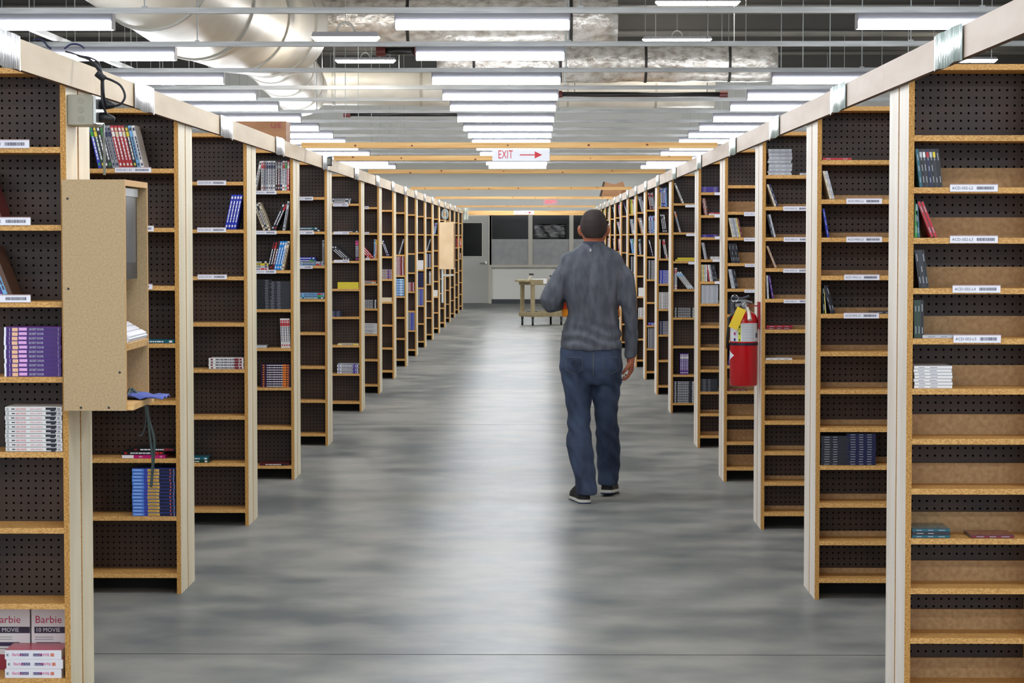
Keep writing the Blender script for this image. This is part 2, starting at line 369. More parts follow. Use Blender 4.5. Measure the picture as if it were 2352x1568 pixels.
SPECIAL = dict(secretdoor='purple', driver='white', sourcebox='blue', boxset='white', art='pink')
def cword(style):
    p = style.split('+'); a = SPECIAL.get(p[0]) or WORD.get(p[0], p[0])
    return a + (' and ' + WORD.get(p[1], p[1]) if len(p) > 1 and p[1] != 'plain' else '')
DVDS = []
def place(kind, style, x, y, z, rot, label, group):
    if kind == 'dvd' and not isinstance(rot, Matrix): rot = Matrix.Translation((x, y, z)) @ Euler(rot).to_matrix().to_4x4()
    if kind == 'dvd': DVDS.append((kind, style, rot, label, group)); return
    return place_now(kind, style, x, y, z, rot, label, group)
def place_now(kind, style, x, y, z, rot, label, group):
    if isinstance(rot, Matrix):
        o = bpy.data.objects.new(KNAME[kind], case_mesh(kind, style)); COL.objects.link(o); o.matrix_world = rot; return tag(o, label, KCAT[kind], group)
    o = bpy.data.objects.new(KNAME[kind], case_mesh(kind, style)); COL.objects.link(o)
    o.location = (x, y, z); o.rotation_euler = rot; tag(o, label, KCAT[kind], group); return o
USED = {}
def shelfword(side, k, j): return '%s shelf' % ('top' if j == 0 else ORD[j])
def clampx(side, lo, hi):
    """shift that keeps lo..hi inside the section next to the aisle"""
    a, b = (XL - TH - SECW, XL - TH) if side == 'L' else (XR + TH, XR + TH + SECW)
    a += .003; b -= .003
    return (b - hi) if hi > b else (a - lo) if lo < a else 0
def uniq(lab):
    USED[lab] = USED.get(lab, 0) + 1
    return lab
def stack(side, k, j, px0, n, styles, kind='dvd', px1=None, jit=.0015, z0=0, dy=.008, gap=0, what='stack', skew=0):
    """n cases lying flat; px0 = left edge in pixels (or px1 = right edge)"""
    global NITEM
    if isinstance(styles, str): styles = [styles]
    zs = grid(side, k); Y = rowY(side, k); z = zs[j]; L, D, T = DIM[kind]
    yv = 544 - (z - EYE) * 5100 / Y
    x = (atY(px0, yv, Y).x + L / 2) if px0 is not None else (atY(px1, yv, Y).x - L / 2)
    e = max(jit, 0) + .001; x += clampx(side, x - L / 2 - e, x + L / 2 + e)
    rnd = random.Random(NITEM + 5)
    for i in range(n):
        zz = z + z0 + .0006 + i * (T + .0004 + gap)
        st = styles[i % len(styles)]
        pos = 'lying flat alone' if n == 1 and what == 'stack' else ('in the %s' % what if n == 1 else 'bottom of %s' % what if i == 0 else 'top of %s' % what if i == n - 1 else '%s up in %s' % (ORD[i], what))
        place(kind, st, x + rnd.uniform(-jit, jit) + skew * (n - i) / n, Y + dy + rnd.uniform(0, jit), zz, (0, 0, rnd.uniform(-jit, jit) * 3), '%s %s, %s, %s, %s' % (cword(st), KINDW[kind], pos, shelfword(side, k, j), rowword(side, k)), 'cases stacked, %s, %s' % (shelfword(side, k, j), rowword(side, k)))
        NITEM += 1
def lean(side, k, j, pxb, tilt, styles, kind='dvd', dy=.01, what='row', step=None):
    """upright cases; pxb = pixel x of the bottom centre of the first; tilt + leans its top to the right"""
    global NITEM
    zs = grid(side, k); Y = rowY(side, k); z = zs[j]; L, D, T = DIM[kind]
    yv = 544 - (z - EYE) * 5100 / Y; x = atY(pxb, yv, Y).x; a = math.radians(tilt)
    n = len(styles)
    st_ = (step or T / math.cos(a)) + .0006
    sa = L * math.sin(a); h0 = T / 2 / math.cos(a) + .001; xe = x + (n - 1) * st_; x += clampx(side, min(x, x + sa) - h0, max(xe, xe + sa) + h0)
    for i, st in enumerate(styles):
        rot = Matrix.Rotation(a, 4, 'Y') @ Matrix.Rotation(-math.pi / 2, 4, 'Y')
        # local: bottom end is -X end of the spine; thickness along Z
        c = Vector((x + i * st_, Y + dy + (i % 3) * .0012, z + abs(math.sin(a)) * T / 2 + .0008))
        m = Matrix.Translation(c) @ rot @ Matrix.Translation((L / 2, 0, -T / 2))
        pos = ('leaning alone' if abs(tilt) > 3 else 'standing alone') if n == 1 else '%s from left, %s' % (ORD[i], ('leaning' if abs(tilt) > 3 else 'upright'))
        place(kind, st, 0, 0, 0, m, '%s %s, %s, %s, %s' % (cword(st), KINDW[kind], pos, shelfword(side, k, j), rowword(side, k)), 'upright cases, %s, %s' % (shelfword(side, k, j), rowword(side, k)))
        NITEM += 1
# --- left rows
lean('L', 0, 1, -8, -19, ['black+red', 'darkred'])
lean('L', 0, 2, -6, -21, ['white', 'purple', 'lightblue+green', 'brown+plain'])
stack('L', 0, 3, 22, 11, 'secretdoor'); stack('L', 0, 4, 24, 10, 'driver')
stack('L', 0, 7, 12, 3, 'boxset', 'box', jit=.003)
lean('L', 1, 0, 229, -13, ['blue+green', 'darkgreen+yellow', 'black', 'charcoal+green', 'grey+navy', 'grey+navy', 'red+white', 'red+cream', 'red+white', 'red+cream', 'charcoal+yellow', 'lightblue', 'white'])
stack('L', 1, 3, None, 1, 'teal', px1=407)
stack('L', 1, 5, 280, 1, 'art', what='pile'); stack('L', 1, 5, 279, 1, 'black+red', z0=.0155, what='pile'); stack('L', 1, 5, None, 1, 'black+maroon', px1=410, z0=.031, what='upper pile')
stack('L', 1, 6, 313, 14, 'sourcebox')
lean('L', 2, 1, 530, 12, ['blue', 'blue', 'blue', 'blue'])
stack('L', 2, 4, None, 4, 'white+maroon', px1=567); stack('L', 2, 6, None, 2, ['darkgreen', 'teal'], px1=479)
lean('L', 3, 0, 585, 12, ['white']); lean('L', 3, 0, 609, 1, ['white+red', 'grey+maroon', 'silver+navy', 'white+navy', 'silver+navy', 'white+navy', 'black+grey', 'darkred+silver', 'navy+silver', 'white+red', 'silver+green', 'red+white'])
lean('L', 3, 1, 607, -21, ['cream', 'charcoal', 'cream']); lean('L', 3, 1, 624, 25, ['charcoal', 'charcoal+red']); lean('L', 3, 1, 661, 10, ['silver'])
stack('L', 3, 2, None, 4, ['white+red', 'silver', 'yellow', 'black'], px1=616)
lean('L', 3, 2, 627, 13, ['black+darkred', 'black+red', 'darkred+black', 'skyblue', 'skyblue', 'skyblue+white', 'cream'])
stack('L', 3, 3, None, 18, 'black', 'cd', px1=624, what='plain stack'); stack('L', 3, 3, None, 17, 'charcoal', 'cd', px1=676, what='glossy stack')
lean('L', 3, 4, 657, -2, ['white+red', 'white+red', 'white+red', 'white+red']); stack('L', 3, 4, None, 1, 'silver+plain', px1=612)
stack('L', 3, 5, 609, 10, 'plum+orange'); stack('L', 3, 7, 596, 1, 'darkred+black')
stack('L', 4, 1, None, 1, 'charcoal', px1=736, what='pile'); stack('L', 4, 1, None, 1, 'teal', px1=730, z0=.0155, what='pile')
stack('L', 4, 2, None, 2, ['lightblue+red', 'silver'], px1=741, what='pile'); stack('L', 4, 2, None, 1, 'blue+green', px1=727, z0=.031, what='pile'); stack('L', 4, 2, None, 1, 'blue', px1=725, z0=.047, what='pile top'); lean('L', 4, 2, 748, 0, ['grey'])
stack('L', 4, 3, 693, 3, ['teal', 'lightblue+green', 'lightblue+red'])
stack('L', 5, 0, None, 3, ['white', 'charcoal', 'silver'], px1=805, what='pile', jit=.006); stack('L', 5, 1, None, 1, 'charcoal', px1=828)
lean('L', 5, 2, 792, -48, ['charcoal', 'black', 'charcoal', 'black+plain'], step=.022); lean('L', 5, 2, 825, 0, ['plum+pink', 'plum+pink'])
stack('L', 5, 3, 780, 4, 'yellow+plain'); stack('L', 5, 4, None, 5, 'navy', 'cd', px1=784); stack('L', 5, 5, 780, 1, 'cream+yellow'); stack('L', 5, 6, 779, 6, ['white+violet', 'silver+violet'], jit=.005)
lean('L', 6, 2, 847, -42, ['red+white', 'red+tan', 'red+white'], step=.022); lean('L', 6, 2, 865.5, 1, ['lightblue', 'orange+yellow'])
stack('L', 6, 3, None, 2, ['black+white', 'darkred+orange'], px1=868); stack('L', 6, 4, None, 6, 'black', px1=870); stack('L', 6, 5, None, 7, 'white+silver', px1=871)
lean('L', 7, 2, 889.5, -20, ['navy+cream', 'navy']); stack('L', 7, 3, None, 7, ['silver+maroon', 'tan+blue'], px1=905); stack('L', 7, 4, None, 3, 'cream+plain', px1=903)
lean('L', 8, 2, 923, 17, ['silver']); stack('L', 8, 3, None, 16, 'maroon', px1=932); stack('L', 8, 4, None, 14, ['lightblue', 'skyblue+white'], px1=932)
stack('L', 9, 3, None, 16, 'black+plain', px1=957); stack('L', 9, 4, None, 8, 'maroon', px1=956); stack('L', 9, 6, None, 16, 'grey+blue', px1=956)
stack('L', 10, 3, None, 9, 'white+plain', px1=976); stack('L', 10, 4, None, 14, 'navy+plain', px1=976); stack('L', 10, 5, None, 16, 'grey+blue', px1=976)
lean('L', 11, 2, 986, 18, ['silver']); stack('L', 11, 3, None, 14, 'navy', px1=994); lean('L', 11, 4, 990, 0, ['white', 'silver'])
lean('L', 12, 1, 1001, 12, ['grey+purple', 'silver+purple', 'lightblue+navy']); stack('L', 12, 5, None, 7, 'white+plain', px1=1006)
lean('L', 16, 2, 1052.5, 0, ['darkred+plain', 'red+plain']); lean('L', 17, 2, 1060.5, 0, ['red+orange', 'red+orange']); stack('L', 17, 3, None, 8, 'darkred', px1=1063)
# --- right rows
lean('R', 0, 1, 2096, -7, ['teal', 'black+silver', 'charcoal+white', 'navy+red', 'black+silver', 'charcoal+yellow', 'black'], 'cdf')
lean('R', 0, 2, 2094, 0, ['green'], 'cdf'); lean('R', 0, 2, 2107, -4, ['teal'], 'cdf'); lean('R', 0, 2, 2143, -22, ['red', 'red'], 'cdf')
lean('R', 0, 3, 2096, -8, ['black', 'charcoal', 'black'], 'cdf')
lean('R', 0, 4, 2091, -1, ['darkgreen', 'darkgreen', 'black'], 'cdf'); stack('R', 0, 4, 2120, 1, 'silver', 'cd')
stack('R', 0, 5, 2086.5, 7, 'white', 'cdf', jit=.0025); stack('R', 0, 8, 2087, 3, ['teal', 'charcoal', 'teal'], 'cdf'); stack('R', 0, 8, 2230, 1, 'maroon', 'cd', jit=.004, what='pair')
stack('R', 1, 0, 1889, 1, 'red', 'cdf')
lean('R', 1, 1, 1901, -15, ['cream', 'silver'], 'cdf'); lean('R', 1, 2, 1896, -10, ['blue'], 'cdf')
lean('R', 1, 4, 1885, -3, ['darkgreen'], 'cdf'); lean('R', 1, 4, 1894, -5, ['yellow'], 'cdf'); lean('R', 1, 4, 1911, -16, ['charcoal', 'black'], 'cdf'); stack('R', 1, 4, 2008, 1, 'charcoal', 'cdf')
stack('R', 1, 8, 1881, 12, 'charcoal', 'cdf', what='left stack'); stack('R', 1, 8, 1946, 13, 'navy', 'cdf', what='right stack')
stack('R', 2, 0, 1765, 13, ['silver', 'grey'], 'cdf', jit=.004, skew=.0); stack('R', 2, 0, 1838, 1, 'silver', 'cdf')
lean('R', 2, 1, 1778, -20, ['cream', 'navy'], 'cdf'); lean('R', 2, 2, 1768, -14, ['charcoal', 'silver'], 'cdf'); lean('R', 2, 3, 1774, -22, ['tan'], 'cdf'); lean('R', 2, 4, 1763, -3, ['silver'], 'cdf'); lean('R', 2, 4, 1776, -10, ['purple'], 'cdf')
stack('R', 2, 5, 1753, 2, ['maroon', 'red'], 'cd'); stack('R', 2, 6, 1753, 1, 'white', 'cd')
lean('R', 3, 2, 1681, -12, ['cream', 'silver', 'grey', 'silver', 'yellow', 'maroon'], 'cdf')
lean('R', 3, 3, 1673, -10, ['black', 'charcoal', 'black', 'charcoal', 'black'], 'cdf'); lean('R', 3, 4, 1678, -11, ['silver', 'silver', 'charcoal', 'black'], 'cdf')
stack('R', 3, 5, 1669, 9, 'black', 'cdf'); lean('R', 3, 7, 1672, 8, ['purple', 'blue'], 'cdf'); stack('R', 3, 8, 1668, 1, 'maroon', 'cdf'); stack('R', 4, 9, 1610, 9, 'charcoal', 'cdf')
stack('R', 4, 0, 1611, 4, 'violet', 'cdf', gap=0); 
lean('R', 4, 1, 1616, -9, ['maroon', 'tan', 'darkred'], 'cdf'); stack('R', 4, 1, 1628, 2, ['white', 'red'], 'cdf')
stack('R', 4, 2, 1611, 2, 'violet', 'cdf'); lean('R', 4, 3, 1615, -11, ['silver', 'grey'], 'cdf'); stack('R', 4, 3, 1632, 2, 'white', 'cdf', what='pair')
lean('R', 4, 4, 1611, -1, ['cream', 'yellow', 'silver', 'white'], 'cdf'); lean('R', 4, 4, 1629.5, -9, ['red', 'white', 'silver', 'charcoal', 'black', 'charcoal'], 'cdf')
stack('R', 4, 5, 1609, 13, 'silver', 'cdf'); 
lean('R', 5, 0, 1567, -23, ['white']); lean('R', 5, 1, 1562, -15, ['silver+orange']); stack('R', 5, 2, 1551, 1, 'yellow+plain', what='lying'); lean('R', 5, 3, 1549, 0, ['grey+maroon', 'white+red'])
lean('R', 5, 3, 1582, -38, ['white+lightblue', 'white+lightblue', 'white+lightblue'], step=.0195)
stack('R', 5, 4, 1547, 6, 'black'); lean('R', 5, 6, 1564, 0, ['purple+white'] * 5); stack('R', 5, 7, 1546, 13, 'charcoal'); stack('R', 5, 2, 1556, 1, 'yellow+plain', z0=.0155, what='lying pair')
lean('R', 6, 0, 1516, -1, ['yellow+blue', 'blue', 'navy+lightblue', 'blue+white', 'lightblue+blue']); lean('R', 6, 1, 1524, -9, ['charcoal', 'black', 'navy+white']); lean('R', 6, 2, 1515, 0, ['cream+plain']); lean('R', 6, 2, 1529, -10, ['charcoal+red', 'white+red'])
stack('R', 6, 3, 1514, 9, 'blue+white'); stack('R', 6, 4, 1514, 11, 'white'); stack('R', 6, 5, 1514, 9, 'navy+silver')
lean('R', 7, 0, 1492, -8, ['darkred', 'black+red', 'charcoal', 'grey+red']); lean('R', 7, 1, 1491, 0, ['navy+white', 'silver+blue', 'blue+white', 'lightblue+navy', 'silver+red']); lean('R', 7, 2, 1500, -14, ['navy+white'])
stack('R', 7, 3, 1488, 14, 'charcoal'); stack('R', 7, 5, 1488, 2, ['blue+red', 'blue+white']); stack('R', 7, 6, 1488, 15, 'grey+navy')
lean('R', 8, 0, 1472, -16, ['silver', 'grey', 'silver+navy']); lean('R', 8, 1, 1472, -14, ['tan+orange', 'white', 'silver']); lean('R', 8, 2, 1469, -3, ['charcoal', 'silver+teal']); stack('R', 8, 4, 1466, 7, 'white+plain'); stack('R', 8, 5, 1466, 8, 'white')
lean('R', 9, 0, 1450, -3, ['yellow+green', 'yellow+plain', 'white+red', 'white+plain']); lean('R', 9, 1, 1453, -9, ['silver', 'white+grey', 'silver+teal']); lean('R', 9, 2, 1453, -8, ['skyblue+white', 'lightblue', 'silver+green']); stack('R', 9, 3, 1448, 14, 'charcoal')
lean('R', 10, 0, 1441, -16, ['navy+purple']); lean('R', 11, 0, 1423, -5, ['maroon+pink', 'violet', 'blue+purple']); lean('R', 11, 1, 1425, -14, ['white', 'silver+pink']); lean('R', 11, 2, 1422, -4, ['maroon+tan', 'red+white', 'white+red'])
lean('R', 12, 0, 1414, -14, ['teal', 'navy+teal']); lean('R', 12, 1, 1411, -3, ['charcoal+green', 'yellow+green']); lean('R', 12, 2, 1411, -6, ['darkred', 'maroon+red', 'black'])
lean('R', 13, 0, 1397, 0, ['cream+green', 'tan+darkgreen', 'yellow+brown', 'cream']); lean('R', 13, 1, 1400, -7, ['charcoal', 'yellow+plain']); lean('R', 13, 2, 1397, 0, ['white+pink']); lean('R', 14, 0, 1387, 0, ['yellow', 'cream+red', 'green+yellow'])
DVDS.sort(key=lambda d: d[2].translation.y)
for d in DVDS[:292]: place_now(d[0], d[1], 0, 0, 0, d[2], d[3], d[4])
g = MB()
for kind, style, m, lab, grp in DVDS[292:]:
    me = case_mesh(kind, style); i0 = len(g.v); g.v += [m @ v.co for v in me.vertices]
    for p in me.polygons: g.f.append(tuple(i0 + q for q in p.vertices)); g.m.append(g.mi(me.materials[p.material_index]))
tag(g.build('disc_cases', origin=(0, DVDS[292][2].translation.y, 0)), 'small coloured disc cases filling the farthest rows of shelves', 'DVDs', kind='stuff')
# face-out boxed sets standing behind the flat ones on the lowest shelf
for i, x0 in enumerate((-21, 73.5)):
    Y = rowY('L', 0) + .150; a = atY(x0, 1560, Y); z = GL[7] + .0008; w = .1355; h = .208
    r = empty('disc_boxed_set', (a.x + w / 2, Y, z), ['white boxed set standing face out at the frame edge, lowest shelf, nearest left row', 'white boxed set standing face out beside the side panel, lowest shelf, nearest left row'][i], 'boxed set', 'boxed sets on the lowest shelf')
    g = MB().box(a.x, a.x + w, Y, Y + .02, z, z + h, M((226, 224, 226), .3)); x = a.x
    g.text('Barbie', .036, M((190, 30, 84), .4), facing(x + .012, Y - .001, z + h - .036))
    g.box(x + .01, x + w, Y - .0006, Y, z + h - .082, z + h - .060, M((40, 26, 56), .4)); g.text('10 MOVIE', .020, M((225, 220, 230), .4), facing(x + .014, Y - .0012, z + h - .071))
    for q in (.094, .102): g.box(x + .012, x + .075, Y - .0005, Y, z + h - q - .003, z + h - q, M((170, 170, 178), .4))
    g.box(x + .016, x + .10, Y - .0006, Y, z + h - .127, z + h - .113, M((48, 32, 70), .4)); g.box(x + .016, x + .09, Y - .0005, Y, z + h - .137, z + h - .134, M((120, 120, 130), .4))
    g.box(x, x + w, Y - .0005, Y, z, z + h - .155, M((150, 36, 62), .4))
    g.build('case_front', r)
# ---------------------------------------------------------------- timber rails, row signs, cross studs
RZ0, RZ1 = 2.068, 2.160
for side in 'LR':
    s = SG[side]; Ys = YL if side == 'L' else YR; x = XW[side]; xi = x - s * .001; xo = x - s * .020
    ends = [5.2] + [Ys[k] + .40 for k in range(NROW)]
    for k in range(NROW):
        y0, y1 = ends[k], ends[k + 1]
        o = MB().box(xi, xo, y0 + .0015, y1, RZ0, RZ1, RAIL_L if side == 'L' else RAIL_R, {'-z': M((96, 66, 44), .7)}).build('rail_board', origin=((xi + xo) / 2, y0, RZ0))  # darker underside colour carries the shade beneath the projecting rail
        tag(o, 'pale timber rail board along the bookcase tops, ending at the %s' % rowword(side, k), 'rail board', 'rail boards')
    # laminated signs over each gap
    tints = [(215, 228, 224), (226, 234, 232), (196, 214, 206)] if side == 'R' else [(196, 194, 190), (214, 212, 210), (170, 168, 166)]
    SIGNM = noisy('laminate_' + side, *( ((84, 156, 122), (226, 240, 240)) if side == 'R' else ((128, 126, 124), (236, 236, 240))), (4, 55, 4), .25, 4, .1, .35, (.3, .56))
    for k in range(NROW - 1):
        u = ((1.232 if side == 'R' else 1.225) + .4545 * k) if k < 4 else None
        yc = (Ys[k] + .40 - .78) if k < 5 else (Ys[k] - .55 if k > 5 else Ys[5] - .8)
        if k < 4: yc = floorY(u) + .21
        nseg = 22; vs = []; fs = []
        xx = xo - s * .0015; rnd = random.Random(k * 3 + (side == 'R'))
        for i in range(nseg + 1):
            t = i / nseg; amp = .010 * math.sin(t * math.pi)
            d = .006 + amp * (.6 + .4 * math.sin(t * 9 + k)) 
            for zz in (RZ0 - .008 + .003 * math.sin(i * .4 + k), RZ1 + .004):
                vs.append((xx - s * d, yc - .215 + .43 * t, zz)); vs.append((xx - s * (d - .0015), yc - .215 + .43 * t, zz))
        for i in range(nseg):
            b = i * 4
            fs += [(b, b + 4, b + 6, b + 2), (b + 1, b + 3, b + 7, b + 5), (b, b + 1, b + 5, b + 4), (b + 2, b + 6, b + 7, b + 3)]
        fs += [(0, 2, 3, 1), (nseg * 4, nseg * 4 + 1, nseg * 4 + 3, nseg * 4 + 2)]
        o = MB().add(vs, fs, SIGNM).build('row_sign', origin=(xx, yc, RZ0), smooth=True)
        tag(o, 'glossy laminated sheet on the %s rail, in the gap before the %s' % (SIDEWORD[side], rowword(side, k + 1) if k >= 0 else ''), 'sign sheet', 'laminated sheets on the rails')
def knots(g, x0, x1, y, z0, z1, seed):
    rnd = random.Random(seed); x = x0 + rnd.random() * .3
    while x < x1:
        r = .004 + rnd.random() * .004; zc = rnd.uniform(z0 + .006, z1 - .006); 
        g.add([(x + r * math.cos(t * math.pi / 4) * 1.3, y - .0006, max(z0, min(z1, zc + r * math.sin(t * math.pi / 4)))) for t in range(8)], [tuple(range(8))], M((120, 66, 34), .6)); x += .25 + rnd.random() * .5
for i, u in enumerate((2.93, 3.40, 4.10, 5.50, 6.84, 8.75)):
    y = atZ(1228, 544 + 1570 / u, 0).y; g = MB().box(XL - .01, XR + .01, y, y + .089, RZ1 + .004, RZ1 + .042, PINE); knots(g, XL + .1, XR - .1, y, RZ1 + .004, RZ1 + .042, i)
    tag(g.build('timber_stud', origin=((XL + XR) / 2, y, RZ1)), '%s pine stud laid across the aisle from rail to rail, counted from the front' % ORD[i], 'timber stud', 'studs across the aisle')
yb = YL[17] + .2; g = MB().box(XL + .021, XR - .021, yb, yb + .038, 2.038, 2.135, PINE); knots(g, XL + .1, XR - .1, yb, 2.038, 2.135, 9)
tag(g.build('timber_stud', origin=(0, yb, 2.038)), 'last pine stud across the aisle end, set on edge, carrying a small exit board', 'timber stud', 'studs across the aisle')
def exit_board(px, y, z0, w, h, label):
    c = atY(px, 480, y).x; r = empty('exit_sign', (c, y, z0), label, 'exit sign'); red = M((204, 30, 44), .5)
    MB().box(c - w / 2, c + w / 2, y - .010, y - .002, z0, z0 + h, M((228, 230, 238), .3)).build('board', r)
    g = MB().text('EXIT', h * .98, red, facing(c - w * .40, y - .0112, z0 + h * .5, .62)); g.build('lettering', r)
    zc = z0 + h * .5; a = c + w * .0; b = c + w * .24; e = c + w * .37
    g = MB().box(a - .01, b, y - .0115, y - .0105, zc - .004, zc + .004, red)
    g.prism([(b, zc - h * .30), (e, zc), (b, zc + h * .30)], y - .0115, y - .0105, red); g.build('arrow', r)
y2 = atZ(1228, 544 + 1570 / 3.40, 0).y
exit_board(1196.5, y2, 2.160, .446, .093, 'white EXIT board with red arrow hung on the second stud, nearer of two')
exit_board(1203.5, yb, 2.052, .437, .083, 'small white EXIT board with red arrow on the last stud, farther away')
# ---------------------------------------------------------------- struts, rods, strip lights
UN = [3.06, 3.59, 4.15, 4.63, 5.03, 5.51, 5.97, 6.39, 6.81, 7.30, 7.80, 8.30, 8.80, 9.25]
UN = [.62, 1.11, 1.60, 2.09, 2.57] + UN
ZB = EYE + 1.45; ZS = EYE + 1.56; CZ = 5.65
WH = M((124, 124, 132), .45)
FIX = {}
def strip_light(x0, y, label, first=[None]):
    if first[0] is None:
        r = empty('strip_light', (0, 0, 0)); w = 1.22
        MB().prism([(0, .106), (w, .106), (w, .052), (0, .052)], -.05, .05, WH).build('housing', r)
        MB().box(.004, w - .004, -.057, .057, 0, .052, LENS).build('lens', r)
        MB().box(-.003, .004, -.058, .058, -.002, .106, WH).build('end_cap', r); MB().box(w - .004, w + .003, -.058, .058, -.002, .106, WH).build('end_cap', r)
        first[0] = r
    else: r = copy_tree(first[0])
    r.location = (x0, y, ZB); tag(r, label, 'light', 'strip lights under the struts')
COLN = {-7.40: 'outer left', -4.17: 'left', -.975: 'middle', 2.245: 'right', 5.46: 'outer right'}
for i, u in enumerate(UN):
    y = atY(1228, 544 - 1450 / u, 1).y * 0 + u * 5.1; vis = i - 5
    w = ('%s row' % ORD[vis]) if vis >= 0 else 'overhead row, %s before the frame' % ORD[-vis - 1]
    o = MB().box(-9, 8, y - .0205, y - .018, ZS, ZS + .041, GALV).box(-9, 8, y + .018, y + .0205, ZS, ZS + .041, GALV).box(-9, 8, y - .018, y + .018, ZS, ZS + .0025, GALV).build('ceiling_strut', origin=(0, y, ZS))
    tag(o, 'galvanised channel strut crossing the hall, %s' % w.replace(' before', ', before'), 'strut', 'channel struts')
    for x0, cw in COLN.items():
        if vis < 0 and abs(x0) > 5: continue
        if vis == 1 and cw == 'right': continue
        strip_light(x0, y, 'white fluorescent strip light, %s column, %s from the front' % (cw, w))
    rods = [-5.8, -2.75, .30, 3.1] + ([6.2, -4.3, -7.3] if vis >= 0 else [])
    if vis >= -1:
        for j, x in enumerate(rods):
            if (vis, j) in ((2, 1), (3, 1), (4, 1), (4, 2), (6, 2), (6, 3), (1, 7), (2, 7), (3, 7), (1, 5), (2, 5)): continue
            xx = x + .02 * ((i * 7) % 3 - 1)
            o = MB().tube([(xx, y, ZS + .0435), (xx, y, CZ)], .0055, M((190, 198, 200), .35, .6), 6).box(xx - .018, xx + .018, y - .018, y + .018, ZS + .0415, ZS + .052, GALV).build('threaded_rod', origin=(xx, y, ZS))
            tag(o, 'thin steel hanger rod from the roof, %s across, %s' % (ORD[j], w), 'rod', 'hanger rods')
# a runner strut along the hall, on top of the cross struts
o = MB().box(-3.945, -3.90, 16.8, 47, ZS + .0425, ZS + .083, GALV).build('runner_strut', origin=(-3.92, 17, ZS)); tag(o, 'galvanised channel running lengthwise over the left strip lights', 'strut')
# ---------------------------------------------------------------- high bay lights near the roof
def high_light(x, y, z, w, label):
    r = empty('high_bay_light', (x, y, z), label, 'light', 'high lights near the roof')
    MB().prism([(x + .02, z + .10), (x + w - .02, z + .10), (x + w, z + .05), (x, z + .05)], y - .08, y + .08, M((150, 150, 158), .5)).build('housing', r)
    MB().prism([(x, z + .05), (x + w, z + .05), (x + w - .05, z), (x + .05, z)], y - .08, y + .08, LENSH).build('diffuser', r)
    g = MB()
    for q in (.3,):
        c = x + w * .5; g.tube([(c + .09 * math.cos(t), y, z + .10 + .10 * math.sin(t)) for t in [math.pi * j / 10 for j in range(11)]], .012, M((205, 205, 200), .5), 8)
    g.build('hanging_loop', r)
    MB().tube([(x + w * .5, y, z + .20), (x + w * .5, y, CZ)], .004, M((180, 180, 180), .5), 6).build('hanger', r)
high_light(1.90, 39.4, 5.00, 1.22, 'high strip light above the right foil duct, with a loop on top')
lp = atY(716, 97, 22.7); high_light(lp.x, 22.7, lp.z, .69, 'short high strip light in front of the left foil duct')
high_light(-4.00, 44.6, 5.05, 1.22, 'high strip light just above the cream duct, left of middle')
high_light(8.0, 44.6, 5.05, 1.22, 'high strip light glimpsed beneath the right rail, far right')
high_light(1.85, 34.3, 5.12, 1.30, 'high strip light at the top frame edge, right of middle')
high_light(-4.05, 34.3, 5.12, 1.30, 'high strip light at the top frame edge, left of middle')
# ---------------------------------------------------------------- ducts and pipes
def duct(pts, r, m, label, name='air_duct', n=28, rings=0, wob=0, sag=1.0, strapc=(60, 58, 56)):
    P = [Vector(p) for p in pts]; Q = []
    for i in range(len(P) - 1):
        for t in range(14): Q.append(P[i].lerp(P[i + 1], t / 14))
    Q.append(P[-1]); rnd = random.Random(int(r * 1000) + len(pts))
    for _ in range(5 if len(pts) > 2 else 0): Q = [Q[0]] + [(Q[i - 1] + Q[i] * 2 + Q[i + 1]) / 4 for i in range(1, len(Q) - 1)] + [Q[-1]]
    root = empty(name, Q[0], label, 'duct')
    rs = [r * (1 + (rnd.uniform(-wob, wob) if wob else 0)) for _ in Q]
    MB().tube(Q, rs, m, n).build('duct_wall', root, smooth=True)
    if rings:
        g = None
        for j in range(rings):
            i = int((j + .5) * (len(Q) - 1) / rings); t = (Q[min(i + 1, len(Q) - 1)] - Q[i - 1]).normalized() * .018
            MB().tube([(Q[i].x, Q[i].y, Q[i].z), (Q[i].x, Q[i].y, CZ)], .006, M((150, 150, 150), .5), 6).build('hanger', root) if Q[i].z < CZ - .3 else None
            MB().tube([Q[i] - t, Q[i] + t], r * 1.035, M(strapc, .5, .4), n).build('band', root, smooth=False)
    return root
def D(px, py, Y): return tuple(atY(px, py, Y))
duct([D(672, 45, 25.5), D(1418, 45, 25.5)], .27, FOIL, 'crumpled silver foil duct crossing the hall, nearer of two', rings=4, wob=.05)
duct([D(1005, 143, 30.5), D(1400, 143, 30.5), D(1783, 143, 30.5)], .27, FOIL, 'crumpled silver foil duct crossing the hall, farther and lower', rings=4, wob=.05)
duct([D(700, 198, 36), D(1640, 205, 36)], .30, DUCTW, 'smooth cream duct crossing the hall behind the foil ducts', rings=5, strapc=(180, 174, 160))
duct([D(180, -190, 18.5), D(330, -90, 19.5), D(450, 0, 21), D(560, 45, 23), D(640, 60, 24.6)], .56, DUCTW, 'big pale round duct sweeping down from the upper left', rings=5, n=40, strapc=(170, 168, 160))
duct([D(610, 100, 26.5), D(650, 150, 29), D(690, 205, 33)], .40, DUCTW, 'pale round duct dropping behind the big one toward the cream duct', rings=3, n=36, strapc=(200, 196, 186))
